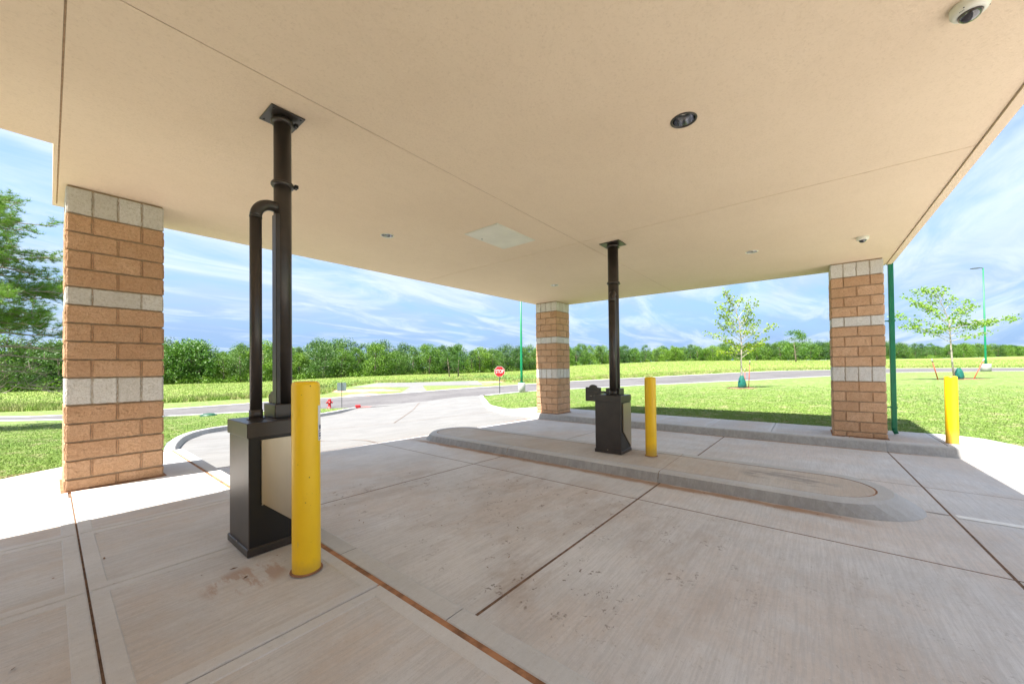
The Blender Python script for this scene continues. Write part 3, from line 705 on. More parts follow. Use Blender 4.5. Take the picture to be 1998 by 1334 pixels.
def dome(loc,lab,az,s=1.0):
    t=empty('security_camera',loc,az,lab,'security camera','dome cameras on the canopy ceiling')
    b=MB(); b.lathe([(.078,0),(.080,-.006),(.080,-.026),(.078,-.030)],36,cap=False); b.lathe([(.079,-.031),(.079,-.036),(.070,-.052),(.052,-.060),(.050,-.058),(.048,-.045),(.0001,-.044)],36,cap=False); hs=b.build('housing',M_offw,t)
    b=MB(); b.lathe([(.049,-.050)]+[(.049*math.cos(a),-.058-.040*math.sin(a)) for a in [math.pi/2*k/8 for k in range(9)]],28,cap=False); b.build('dome',M_glassdark,t)
    for a in (0,2.1,4.2):
        b=MB(); b.lathe([(.0001,0),(.003,-.0003),(.003,.002)],8,M=Matrix.Translation((.075*math.cos(a),.075*math.sin(a),-.047))@Matrix.Rotation(a,4,'Z')@Matrix.Rotation(R(-52),4,'Y')); b.build('screw',M_black,hs)
    b=MB()
    for k in range(4): b.box(-.0012,.0012,-.0022,.0022,-.0004,.0004) if False else b.add([(x+(k*.0058),y,0) for x,y in ((0,-.002),(.0038,-.002),(.0038,.002),(0,.002))],[(0,1,2,3)])
    o=b.build('maker_mark',M_black,hs); o.matrix_local=Matrix.Rotation(R(200),4,'Z')@Matrix.Translation((0,-.0665,-.0558))@Matrix.Rotation(R(150),4,'X')@Matrix.Translation((-.01,0,0))
dome((3.34,-.76,HC),'white dome security camera at the upper right, near the camera',R(30))
dome((8.35,-.71,HC),'small white dome security camera on the ceiling near the right pillar',R(80))

# ------------------------------------------------------------------ pillars of split-face block
def rough_block(lx,ly,lz,seed,cell=.05,amp=.014):
    rr=random.Random(seed); b=MB()
    def face(o,u,v,w,du,dv):
        nu=max(2,round(du/cell))+2; nv=max(2,round(dv/cell))+2; vs=[]; ef=.007
        tu=[0]+[ef+(du-2*ef)*k/(nu-2) for k in range(nu-1)]+[du]; tv=[0]+[ef+(dv-2*ef)*k/(nv-2) for k in range(nv-1)]+[dv]
        for j in range(nv+1):
            for i in range(nu+1):
                eu=i in(0,nu); ev=j in(0,nv); edge=eu or ev
                d=(0 if edge else rr.uniform(.45,1)*amp)
                ju=(rr.uniform(0,.004)*(1 if i==0 else -1) if eu else (rr.uniform(-.25,.25)*du/nu if 1<i<nu-1 else rr.uniform(-.002,.004)*(1 if i==1 else -1))); jv=(rr.uniform(0,.004)*(1 if j==0 else -1) if ev else (rr.uniform(-.25,.25)*dv/nv if 1<j<nv-1 else rr.uniform(-.002,.004)*(1 if j==1 else -1)))
                vs.append(o+u*(tu[i]+ju)+v*(tv[j]+jv)+w*d)
        fs=[]
        for j in range(nv):
            for i in range(nu):
                a=j*(nu+1)+i
                if rr.random()<.5: fs+=[(a,a+1,a+nu+2),(a,a+nu+2,a+nu+1)]
                else: fs+=[(a,a+1,a+nu+1),(a+1,a+nu+2,a+nu+1)]
        b.add(vs,fs)
    X=Vector((1,0,0));Y=Vector((0,1,0));Z_=Vector((0,0,1)); o=Vector((-lx/2,-ly/2,0))
    face(o,X,Z_,-Y,lx,lz); face(o+X*lx,Y,Z_,X,ly,lz); face(o+X*lx+Y*ly,-X,Z_,Y,lx,lz); face(o+Y*ly,-Y,Z_,-X,ly,lz)
    e_=.007; b.add([o+X*e_+Y*e_,o+X*(lx-e_)+Y*e_,o+X*(lx-e_)+Y*(ly-e_),o+X*e_+Y*(ly-e_)],[(3,2,1,0)]) if False else b.add([o,o+X*lx,o+X*lx+Y*ly,o+Y*ly],[(3,2,1,0)]); b.add([o+Z_*lz,o+X*lx+Z_*lz,o+X*lx+Y*ly+Z_*lz,o+Y*ly+Z_*lz],[(0,1,2,3)])
    return b
J=.015
BL={}
def blk(kind,white,seed,cell=.05):
    k=(kind,white,seed,cell)
    if k not in BL:
        S={'long':(.4-J,.2-J,.2032-J),'sold':(.2-J,.2-J,.3048-J),'half':(.2-J,.2-J,.2032-J)}
        s=S[kind] if kind in S else (.4-J,.2-J,kind)
        BL[k]=rough_block(*s,hash((str(kind),white,seed))%9999,cell,(.008 if white else .013)).mesh('block',M_white if white else M_tan)
    return BL[k]
def pillar(x,y,z0,bottom,rows,lab,seed,cell,white1='B'):
    t=empty('block_pillar',(x,y,z0),0,lab,'pillar','block pillars holding up the canopy')
    rr=random.Random(seed); h=HC-z0
    b=MB(); b.box(-.385,.385,-.385,.385,-.02,h-.004); b.build('mortar',M_mortar,t)
    def course(kind,pat,z,white=False):
        s=.3
        if pat=='A': L=[(-.2,-s,0),(.2,-s,0),(-.2,s,0),(.2,s,0),(-s,0,1),(s,0,1)]
        else: L=[(-s,-.2,1),(-s,.2,1),(s,-.2,1),(s,.2,1),(0,-s,0),(0,s,0)]
        for px,py,r in L:
            rz=(math.pi/2 if r else 0)+(math.pi if rr.random()<.5 else 0)
            inst('block',blk(kind,white,rr.randint(0,5),cell),t,(px,py,z),(0,0,rz+rr.uniform(-.004,.004)))
    def soldier(z):
        for i in range(4):
            for j in range(4):
                if i in(0,3) or j in(0,3): inst('block',blk('sold',True,rr.randint(0,5),cell),t,(-.3+.2*i,-.3+.2*j,z),(0,0,rr.choice((0,1,2,3))*math.pi/2))
    z=J/2; course(bottom-J,'A',z); z+=bottom; pat='B'
    for k in range(rows): course('long',pat,z); z+=.2032; pat='A' if pat=='B' else 'B'
    soldier(z); z+=.3048
    pat='A' if rows==5 else 'A'
    pat2=['B','A','B','A'] if rows==4 else ['A','B','A','B']
    for k in range(4): course('long',pat2[k],z); z+=.2032
    course('long','A' if rows==5 else 'B',z,True); z+=.2032
    pat3=['A','B','A','B'] if rows==4 else ['B','A','B','A']
    for k in range(4): course('long',pat3[k],z); z+=.2032
    rem=h-z-J*.5
    # soldier course against the ceiling
    k=(rem)/(.3048)
    for i in range(4):
        for j in range(4):
            if i in(0,3) or j in(0,3): inst('block',blk('sold',True,rr.randint(0,5),cell),t,(-.3+.2*i,-.3+.2*j,z),(0,0,rr.choice((0,1,2,3))*math.pi/2),(1,1,k))
    b=MB(); b.box(-.425,.425,-.425,.425,-.03,.006); b.build('mortar_bed',M_clay,t)
    return t
pillar(.505,6.76,0,.13,4,'tan block pillar at the far left with its pale courses, beside the pine',3,.026)
pillar(10.39,6.60,-.172,.105,5,'tan block pillar at the far corner, furthest from the camera',5,.06)
pillar(10.63,-.76,-.172,.105,5,'tan block pillar at the right with the green downspout beside it',7,.05)
# downspout
t=empty('downspout',(10.99,-1.345,-.17),0,'tall green square downspout beside the right block pillar','downspout')
b=MB(); b.box(-.052,.052,-.04,.04,.13,4.6,0,.008); b.build('pipe',M_green,t)
b=MB(); b.tube([(0,0,.16),(0,0,.1),(.03,-.03,.03)],[.055,.055,.05],4); b.build('shoe',M_green,t)
for z in (.55,2.35):
    b=MB(); b.box(-.062,.062,-.05,.05,z,z+.03); b.box(-.02,.0,.045,.15,z+.004,z+.026); b.build('strap',M_green,t)
# ------------------------------------------------------------------ pneumatic teller kiosks
def kiosk(x,y,z0,lab,rbig,rsm,sm,post,platey,platew,rot=0):
    t=empty('teller_kiosk',(x,y,z0),rot,lab,'drive-up kiosk','pneumatic tube kiosks under the canopy')
    W,D,H=.41,.44,.935; hw,hd_=W/2,D/2
    b=MB(); b.box(-hw,hw,-hd_,hd_,.05,H-.10,0,.004); body=b.build('body',M_bronze,t)
    b=MB(); b.box(-hw-.012,hw+.012,-hd_-.012,hd_+.012,H-.105,H,0,.004); b.build('cap',M_bronze,t)
    b=MB(); b.box(-hw-.012,hw+.012,-hd_-.012,hd_+.012,.0,.055,0,.005); b.build('plinth',M_bronze,t)
    # recessed dark bay and the steel door on the camera side
    b=MB(); b.add([(-hw+.006,-hd_-.002,.06),(hw-.006,-hd_-.002,.06),(hw-.006,-hd_-.002,H-.11),(-hw+.006,-hd_-.002,H-.11)],[(0,1,2,3)]); b.build('bay',M_black,t)
    P=[(-hw+.075,.36),(hw-.02,.075),(hw-.01,.075),(hw-.01,H-.125),(-hw+.075,H-.125)]
    b=MB(); v=[(a,-hd_-.016,c) for a,c in P]+[(a,-hd_-.003,c) for a,c in P]; n=len(P)
    b.add(v,[tuple(range(n))]+[(i,i+n,(i+1)%n+n,(i+1)%n) for i in range(n)]); dr=b.build('door',M_steel,t)
    b=MB(); b.lathe([(.0001,.008),(.006,.006),(.006,0)],10,M=Matrix.Translation((-hw+.078,-hd_-.016,.35))@Matrix.Rotation(R(90),4,'X')); b.build('screw',M_steel,dr)
    b=MB(); b.box(-hw-.0145,-hw-.012,-.01,.01,.052,.062); b.build('clip',M_steel,t)
    px,py=post; top=HC-z0
    b=MB(); b.box(px-.10,px+.10,py-.12,py+.12,H,H+.105,0,.004); b.build('post_box',M_bronze,t)
    j=sm[2]
    b=MB(); b.box(px-rbig*1.06,px-rbig*.5,py-rbig*.8,py+rbig*.5,H+.10,j-.06,0,.004); b.build('cable_channel',M_bronze,t)
    b=MB(); b.lathe([(rbig,H+.1),(rbig,top-.004)],32,px,py); b.build('send_tube',M_bronze,t)
    for zc in (top-.045,j+.20):
        b=MB(); b.lathe([(rbig,zc-.02),(rbig+.014,zc-.017),(rbig+.020,zc-.006),(rbig+.020,zc+.006),(rbig+.014,zc+.017),(rbig,zc+.02)],32,px,py,cap=False)
        b.build('clamp',M_bronze,t)
        b=MB(); 
        for s in (-1,1): b.box(px+rbig+.006,px+rbig+.034,py-.045+s*.013-.009,py-.045+s*.013+.009,zc-.014,zc+.014,0,.002)
        b.tube([(px+rbig+.02,py-.085,zc),(px+rbig+.02,py-.01,zc)],.004,6); b.build('clamp_bolt',M_black,t)
    b=MB(); pw=.125 if rbig<.08 else .165; b.box(px-pw,px+pw,py-pw-.01,py+pw+.01,top-.012,top-.001,0,.002); pl=b.build('ceiling_plate',M_bronze,t)
    for a in (-1,1):
        for c in (-1,1): b=MB(); b.lathe([(.0001,top-.018),(.008,top-.016),(.008,top-.012)],8,px+a*(pw-.025),py+c*(pw-.02)); b.build('screw',M_black,pl)
    sx,sy,_=sm; d=Vector((px-sx,py-sy,0)); L=d.length; d.normalize(); rad=L*.62; P=[(sx,sy,H-.01),(sx,sy,j-rad)]
    b=MB(); b.tube(P,rsm,20); b.build('return_tube',M_bronze,t)
    P=[]
    for k in range(11):
        a=math.pi/2*k/10; P.append((sx+d.x*rad*(1-math.cos(a)),sy+d.y*rad*(1-math.cos(a)),j-rad+rad*math.sin(a)))
    P.append((px,py,j)); b=MB(); b.tube(P,rsm,20); b.lathe([(rsm*1.05,j-rad-.012),(rsm*1.05,j-rad+.004)],20,sx,sy); b.build('elbow',M_bronze,t)
    b=MB(); b.lathe([(rsm*1.12,H),(rsm*1.12,H+.07),(rsm,H+.072)],20,sx,sy); b.lathe([(rsm*1.45,H),(rsm*1.45,H+.008)],20,sx,sy); b.build('collar',M_bronze,t)
    # sign plate with arched top on a side arm
    zb=.80 if platew>.2 else .86; zt=zb+.245; w=platew/2; P=[(-w,zb),(w,zb),(w,zt-.01),(w-.01,zt)]
    r_=w*.52
    for k in range(9):
        a=math.pi*k/8; P.append((r_*math.cos(a),zt+r_*.62*math.sin(a)))
    P+= [(-w+.01,zt),(-w,zt-.01)]
    b=MB(); n=len(P); x0,x1=px-.012,px+.012; v=[(x0,platey+a,c) for a,c in P]+[(x1,platey+a,c) for a,c in P]
    b.add(v,[tuple(range(n))[::-1],tuple(range(n,2*n))]+[(i,(i+1)%n,(i+1)%n+n,i+n) for i in range(n)]); sg=b.build('sign_plate',M_bronze,t)
    for a in (-.035,.04):
        for c in (zb+.09,zb+.17): b=MB(); b.box(x0-.004,x0,platey+a-.018,platey+a+.018,c,c+.006); b.lathe([(.0001,.004),(.005,.003),(.005,0)],8,M=Matrix.Translation((x0-.004,platey+a-.01,c+.003))@Matrix.Rotation(R(-90),4,'Y')); b.build('fixing',M_steel,sg)
    b=MB(); ya,yb=(py+.1,platey+w*.7) ; b.box(px-.035,px-.013,min(ya,yb),max(ya,yb),.945,.985); b.build('arm',M_bronze,t)
    return t
kiosk(1.085,3.31,0,'dark bronze drive-up kiosk with two tubes, behind the nearest yellow bollard',.064,.041,(-.085,.03,2.63),(.115,.06),.27,.15)
kiosk(5.90,2.585,ITOP,'dark bronze drive-up kiosk with two tubes standing on the lane island',.088,.056,(-.09,-.05,2.62),(.10,-.0),.40,.29)

# ------------------------------------------------------------------ yellow bollards
def bollard(x,y,z,lab,label=False,yaw=0,lean=0):
    t=empty('bollard',(x,y,z),yaw,lab,'bollard','yellow bollards guarding the lanes'); r=.084; H=1.235
    b=MB(); b.lathe([(r,.006),(r,.3),(r,.8),(r,H-.035),(r*.985,H-.022),(r*.93,H-.010),(r*.8,H-.003),(r*.5,H),(.0001,H+.001)],40,cap=False); s=b.build('sleeve',M_yel,t)
    b=MB(); b.lathe([(r*1.16,.002),(r*1.13,.008),(r*1.0,.010)],28,cap=False); b.build('base_seal',M_clay,t)
    for a,zz in ((R(-100),.62),(R(-95),H-.03)): b=MB(); b.lathe([(.0001,.0015),(.0035,.001),(.0035,-.002)],8,M=Matrix.Translation(((r)*math.cos(a),(r)*math.sin(a),zz))@Matrix.Rotation(a,4,'Z')@Matrix.Rotation(R(90),4,'Y')); b.build('screw',M_black,s)
    if label:
        def patch(a0,a1,z0,z1,rr,mat,nm,par):
            b=MB(); n=10; v=[(rr*math.cos(R(a0+(a1-a0)*k/n)),rr*math.sin(R(a0+(a1-a0)*k/n)),zz) for k in range(n+1) for zz in (z0,z1)]
            b.add(v,[(2*k,2*k+2,2*k+3,2*k+1) for k in range(n)]); return b.build(nm,mat,par)
        lb=patch(-58,12,.845,1.075,r+.0012,M_signw,'label',t)
        for a0,a1,z0,z1 in ((-55,9,.852,.856),(-55,9,.905,.909),(-55,-54,.852,.909),(-50,-30,.918,.945),(-26,-5,.918,.945),(-50,5,.868,.878),(-50,0,.885,.893)): patch(a0,a1,z0,z1,r+.0020,M_blue,'print',lb)
    return t
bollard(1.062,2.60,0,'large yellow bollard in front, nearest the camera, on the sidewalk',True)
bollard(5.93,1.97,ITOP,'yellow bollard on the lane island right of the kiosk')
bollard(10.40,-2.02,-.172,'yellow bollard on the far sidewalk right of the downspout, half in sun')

# ------------------------------------------------------------------ street furniture by the road
def textobj(body,size,mat,parent,M,name='lettering'):
    cu=bpy.data.curves.new('t','FONT'); cu.body=body; cu.size=size; cu.align_x='CENTER'; cu.align_y='CENTER'; cu.extrude=.001; cu.offset=size*.008
    o=bpy.data.objects.new('t',cu); col.objects.link(o); dg=bpy.context.evaluated_depsgraph_get(); me=bpy.data.meshes.new_from_object(o.evaluated_get(dg)); bpy.data.objects.remove(o)
    me.materials.clear(); me.materials.append(mat); r=bpy.data.objects.new(name,me); col.objects.link(r); r.parent=parent; r.matrix_local=M; return r
def face_cam(x,y): return math.atan2(-y,-x)+math.pi/2
sx,sy=19.76,16.98; sz=terr(sx,sy)
t=empty('stop_sign',(sx,sy,sz),face_cam(sx,sy),'red octagonal STOP sign on a dark post at the driveway exit','stop sign')
b=MB(); b.box(-.03,.03,.0,.03,-.1,1.75); b.build('post',M_postd,t)
def octo(r): return [(r*math.cos(R(22.5+45*k)),r*math.sin(R(22.5+45*k))) for k in range(8)]
zc=1.56
def plate(P,y0,y1,mat,name,par):
    b=MB(); n=len(P); v=[(a,y0,c+zc) for a,c in P]+[(a,y1,c+zc) for a,c in P]; b.add(v,[tuple(range(n)),tuple(range(n,2*n))[::-1]]+[(i,i+n,(i+1)%n+n,(i+1)%n) for i in range(n)]); return b.build(name,mat,par)
pl=plate(octo(.385),-.008,0,M_signw,'plate',t); f2=plate(octo(.366),-.012,-.009,M_signred,'face',pl)
textobj('STOP',.30,M_signw,pl,Matrix.Translation((0,-.0155,zc))@Matrix.Rotation(R(90),4,'X')@Matrix.Scale(.80,4,(1,0,0))@Matrix.Scale(1.2,4,(0,1,0)))
sx,sy=10.85,21.66; sz=terr(sx,sy)
t=empty('road_sign',(sx,sy,sz),face_cam(sx,sy)+R(4),'grey back of a square road sign beside the red hydrant','road sign')
b=MB(); b.box(-.016,.016,-.02,.0,-.1,1.5); b.build('post',M_postd,t)
b=MB(); b.box(-.245,.245,.002,.006,.98,1.48,0); b.build('plate',M_alu,t)
hx,hy=10.4,22.24
t=empty('fire_hydrant',(hx,hy,terr(hx,hy)),face_cam(hx,hy),'small red fire hydrant on the grass beside the road','fire hydrant')
b=MB(); b.lathe([(.13,0),(.13,.035),(.085,.04),(.08,.36),(.11,.37),(.11,.41),(.085,.42)],20); b.build('barrel',M_red,t)
b=MB(); b.lathe([(.095,.42),(.1,.45),(.085,.51),(.05,.55),(.02,.565),(.02,.60),(.0001,.605)],18,cap=False); b.build('bonnet',M_red,t)
for a,r_ in ((0,.045),(180,.045),(-90,.06)):
    b=MB(); b.lathe([(r_,0.05),(r_,.14),(r_*1.25,.142),(r_*1.25,.17),(r_*.4,.172),(r_*.4,.195),(.0001,.196)],14,M=Matrix.Translation((0,0,.33))@Matrix.Rotation(R(a),4,'Z')@Matrix.Rotation(R(90),4,'Y')); b.build('outlet',M_red,t)
rx,ry=11.15,20.25
t=empty('painted_kerb_end',(rx,ry,terr(rx,ry)),R(-25),'bright red painted kerb end at the mouth of the driveway','kerb end')
b=MB(); b.box(-.2,.08,-.12,.12,-.05,.17,0,.03); b.build('nose',M_red,t)
b=MB(); b.add([(.1,-.16,.035),(.62,-.12,.035),(.8,.08,.035),(.12,.2,.035)],[(0,1,2,3)]); b.build('paint_patch',plain('faded red paint',(.5,.16,.14),.8,0,.2,9),t)
gx,gy=5.49,25.84
t=empty('valve_box',(gx,gy,terr(gx,gy)),.3,'low dark green utility lid lying in the grass near the road','utility lid')
b=MB(); b.lathe([(.38,0),(.36,.06),(.26,.12),(.08,.15),(.0001,.155)],14,cap=False); b.build('lid',M_lid,t)
for k,(gx,gy) in enumerate(((48.5,32.5),(49.3,31.9))):
    b=MB(); b.box(-.16,.16,-.1,.1,0,.35+.05*k,0,.03); o=b.build('utility_box',M_offw,None,(gx,gy,terr(gx,gy)+.45)); tag(o,('left','right')[k]+' one of two small pale utility boxes in the meadow beyond the road','utility box','pair of pale utility boxes in the meadow')
def lightpole(x,y,H,lab,br,bh,armdir):
    z=terr(x,y); t=empty('light_pole',(x,y,z),0,lab,'light pole','green light poles along the road')
    b=MB(); b.lathe([(br,-.2),(br,bh-.02),(br-.02,bh)],28); b.build('concrete_base',M_base,t)
    b=MB(); b.box(-.15,.15,-.15,.15,bh,bh+.05,0,.01); b.build('base_plate',M_pole,t)
    b=MB(); v=[]; n=14
    b.lathe([(.092,bh+.04),(.088,bh+.5),(.05,H)],n); b.build('shaft',M_pole,t)
    a=Vector((armdir[0],armdir[1],0)).normalized()
    b=MB(); b.tube([(0,0,H-.05),(a.x*.25,a.y*.25,H+.02),(a.x*.5,a.y*.5,H+.0)],.035,8); b.build('arm',M_postd,t)
    M=Matrix.Translation((a.x*.45,a.y*.45,H-.02))@Matrix.Rotation(math.atan2(a.y,a.x),4,'Z')@Matrix.Rotation(R(4),4,'Y')
    b=MB(); b.box(0,.85,-.16,.16,-.03,.05,0,.02); o=b.build('lamp_head',M_postd,t); o.matrix_local=M
    return t
lightpole(21.12,16.08,8.5,'green light pole on a white concrete base, left of the far corner pillar',.26,.68,(1,1))
lightpole(67.66-2.2,-15.92+.6,11.6,'tall green light pole with a flat lamp arm, beyond the right sapling',.40,.85,(-.62,.78))

# ------------------------------------------------------------------ vegetation
def quads_from(C,size,rng,flat=0.0,asp=.62):
    n=len(C); nrm=rng.normal(size=(n,3)); nrm[:,2]=np.abs(nrm[:,2])+flat; nrm/=np.linalg.norm(nrm,axis=1)[:,None]
    a=np.cross(nrm,rng.normal(size=(n,3))); a/=np.linalg.norm(a,axis=1)[:,None]; b=np.cross(nrm,a)
    s=(size*rng.uniform(.6,1.3,n))[:,None] if np.isscalar(size) else (size*rng.uniform(.6,1.3,n))[:,None]
    V=np.stack([C-a*s*.5,C+b*s*.5*asp,C+a*s*.5,C-b*s*.5*asp],1).reshape(-1,3)
    F=np.arange(4*n).reshape(n,4); return V,F
def crown(seed,w,h,z0,nleaf,leaf,nclump=26,squash=.8,top=0.0,power=1.0):
    rng=np.random.default_rng(seed); C=[]
    ncl=nclump
    for k in range(ncl):
        u=rng.uniform(0,1)**power; a=rng.uniform(0,2*math.pi); prof=math.sin(math.pi*min(1,max(.06,u*.86+.12)))**.7
        rr=w/2*prof*rng.uniform(.45,1.0); c=np.array([rr*math.cos(a),rr*math.sin(a),z0+h*u*.92])
        R0=w*rng.uniform(.085,.17); m=int(nleaf/ncl)
        d=rng.normal(size=(m,3)); d/=np.linalg.norm(d,axis=1)[:,None]; d[:,2]*=squash
        C.append(c+d*R0*rng.uniform(.55,1.08,(m,1)))
    C=np.concatenate(C); C[:,2]=np.maximum(C[:,2],z0*.4+.05); return quads_from(C,leaf,rng,.3)
def trunkmesh(seed,h,r,lean=.1,limbs=5,mat=M_bark,name='trunk'):
    rr=random.Random(seed); b=MB(); x=rr.uniform(-lean,lean)*h; y=rr.uniform(-lean,lean)*h
    P=[(0,0,-.3),(x*.2,y*.2,h*.25),(x*.6,y*.5,h*.6),(x,y,h)]; b.tube(P,[r*1.2,r*.9,r*.6,r*.15],7)
    for k in range(limbs):
        f=rr.uniform(.25,.8); a=rr.uniform(0,6.28); L=h*rr.uniform(.25,.45); q=Vector((x*f,y*f,h*f)); b.tube([q,q+Vector((math.cos(a)*L*.5,math.sin(a)*L*.5,L*.35)),q+Vector((math.cos(a)*L,math.sin(a)*L,L*.6))],[r*.4,r*.25,r*.08],5,cap=False)
    return b.mesh(name,mat)
VAR=[]
specs=[(7.5,8.0,.6,6500,.25,70,M_leafA),(6.5,9.0,.8,6000,.24,62,M_leafA),(8.5,7.2,.4,6500,.25,76,M_leafB),(6.0,7.6,.5,5500,.23,56,M_leafC),(7.2,8.8,1.0,6000,.25,64,M_leafB),(8.0,6.6,.3,6000,.26,70,M_leafA),(5.2,9.4,.9,5200,.23,54,M_leafC),(5.6,6.4,2.0,3800,.22,40,M_leafA),(4.2,6.4,1.9,3000,.22,30,M_leafB)]
for i,(w,h_,z0,nl,lf,nc,mat) in enumerate(specs):
    V_,F_=crown(100+i,w,h_,z0,nl,lf,nc); VAR.append((soup('crown',V_,F_,mat),trunkmesh(i,h_*.8,.16)))
kinds=['broad green oak in the tree line beyond the meadow','tall green oak in the tree line beyond the meadow','dark wide cedar elm in the tree line beyond the meadow','bluish green tree in the tree line beyond the meadow','dark green rounded tree in the tree line beyond the meadow','low spreading oak in the tree line beyond the meadow','narrow bluish tree in the tree line beyond the meadow']
kinds+=['','']; kinds[2]='dark wide tree in the tree line beyond the meadow'
def where(x,y,row):
    tn=(x*RGT[0]+y*RGT[1])/(x*FWD[0]+y*FWD[1])
    for a,w in ((-1.24,'left of the left pillar'),(-.93,'hidden behind the left pillar'),(-.62,'between the left pillar and the large kiosk'),(-.5,'just right of the nearest bollard'),(-.36,'above the fire hydrant'),(-.22,'behind the left end of the concrete pad'),(-.09,'behind the right end of the concrete pad'),(.03,'behind the stop sign'),(.15,'behind the far corner pillar'),(.27,'behind the far kiosk'),(.4,'right of the far kiosk'),(.56,'right of the middle yellow bollard'),(.7,'behind the yellow-green sapling'),(.84,'just left of the right pillar'),(1.02,'behind the right pillar'),(1.15,'just right of the green downspout'),(1.28,'behind the wide sapling'),(9,'at the far right by the tall light pole')):
        if tn<a: return w
    return ''
ROWN=['front row','second row','back row']
def tree(x,y,hgt,v,rng,lab=None,group='trees of the wooded edge beyond the meadow',zoff=0,zrow=0):
    z=terr(x,y)+zoff; base=specs[v][1]; s=hgt/base*1.0
    t=empty('broadleaf_tree',(x,y,z),rng.uniform(0,6.28),lab or kinds[v].split(' in the')[0]+', '+where(x,y,0)+', '+ROWN[zrow]+'','tree',group+(' ('+('oaks','oaks','dark trees','bluish trees','dark trees','oaks','bluish trees','','')[v]+')') if not lab else group)
    inst('crown',VAR[v][0],t,sc=(s*rng.uniform(.9,1.2),s*rng.uniform(.9,1.2),s)); inst('trunk',VAR[v][1],t,sc=(s,s,s)); return t
def pos(px,d):    # bearing given as the tangent to the right of straight ahead
    return (FWD[0]*d+RGT[0]*px*d,FWD[1]*d+RGT[1]*px*d)
# wooded edge: (tangent, distance, tree height)
EDGE=[(-2.3,62,8.5),(-1.7,58,9),(-1.17,62,8.4),(-.94,82,8.2),(-.7,87,8.3),(-.5,93,8.2),(-.3,102,8.2),(-.18,108,7.6),(-.1,113,6.8),(0,120,7.0),(.06,124,7.0),(.15,133,6.6),(.3,145,6.0),(.42,152,5.6),(.62,153,6.6),(.85,162,7.2),(1.1,172,6.6),(1.38,205,5.8),(2.2,215,6)]
def edge(tn):
    for i in range(len(EDGE)-1):
        a,b_=EDGE[i],EDGE[i+1]
        if tn<=b_[0]: s=(tn-a[0])/(b_[0]-a[0]); return a[1]+(b_[1]-a[1])*s,a[2]+(b_[2]-a[2])*s
    return EDGE[-1][1:]
rg=random.Random(11)
for row in range(3):
    tn=-1.75
    while tn<1.75:
        d,hh=edge(tn); d2=d+row*d*.055+rg.uniform(-.5,2.0); x,y=pos(tn+rg.uniform(-.01,.01),d2)
        v=rg.choice([0,1,2,3,4,5,6]) if rg.random()<.8 else rg.choice([0,5])
        tree(x,y,hh*rg.uniform(.74,1.16)*(1+.05*row),v,rg,zrow=row)
        tn+=hh*.56/d*(1.0+.12*row)*(1 if abs(tn)<1.45 else 2.2)
# shrubs closing the foot of the wood and the mass behind it
V_all=[];F_all=[];off=0; rng=np.random.default_rng(5)
for k in range(420):
    tn=rng.uniform(-1.8,1.8); d,hh=edge(tn); d2=d-rng.uniform(.5,2.2); x,y=pos(tn,d2); z=terr(x,y); s=rng.uniform(.8,1.9)
    m=90; q=rng.normal(size=(m,3)); q/=np.linalg.norm(q,axis=1)[:,None]; q[:,2]=np.abs(q[:,2]); C=np.array([x,y,z])+q*np.array([s,s,s*1.15])*rng.uniform(.6,1.05,(m,1)); v_,f_=quads_from(C,.34,rng,.3); V_all.append(v_);F_all.append(f_+off);off+=len(v_)
me=soup('undergrowth',np.concatenate(V_all),np.concatenate(F_all),M_leafA); o=inst('undergrowth',me); tag(o,'low green undergrowth along the foot of the tree line','undergrowth',None,'stuff')
V_all=[];F_all=[];off=0
for k in range(700):
    tn=rng.uniform(-1.9,1.9); d,hh=edge(tn); d2=d*rng.uniform(1.14,1.3); x,y=pos(tn,d2); z=terr(x,y); hh=hh*rng.uniform(.7,.98)
    m=150; q=rng.normal(size=(m,3)); q/=np.linalg.norm(q,axis=1)[:,None]; C=np.array([x,y,z+hh*.5])+q*np.array([hh*.42,hh*.42,hh*.5])*rng.uniform(.7,1.02,(m,1)); v_,f_=quads_from(C,.62,rng,.3); V_all.append(v_);F_all.append(f_+off);off+=len(v_)
me=soup('distant_wood',np.concatenate(V_all),np.concatenate(F_all),M_leafB); o=inst('distant_wood',me); tag(o,'dense green wood continuing behind the first trees','woodland',None,'stuff')
# trees that stand alone
tree(50.67,56.9,4.9,8,rg,'left one of two open trees standing in the meadow before the wood','pair of trees in the meadow')
tree(53.31,57.18,5.3,7,rg,'right one of two open trees standing in the meadow before the wood','pair of trees in the meadow')
x,y=pos(.766,118); tree(x,y,8.0,7,rg,'round dark green tree alone in the meadow, left of the right pillar','single meadow tree')

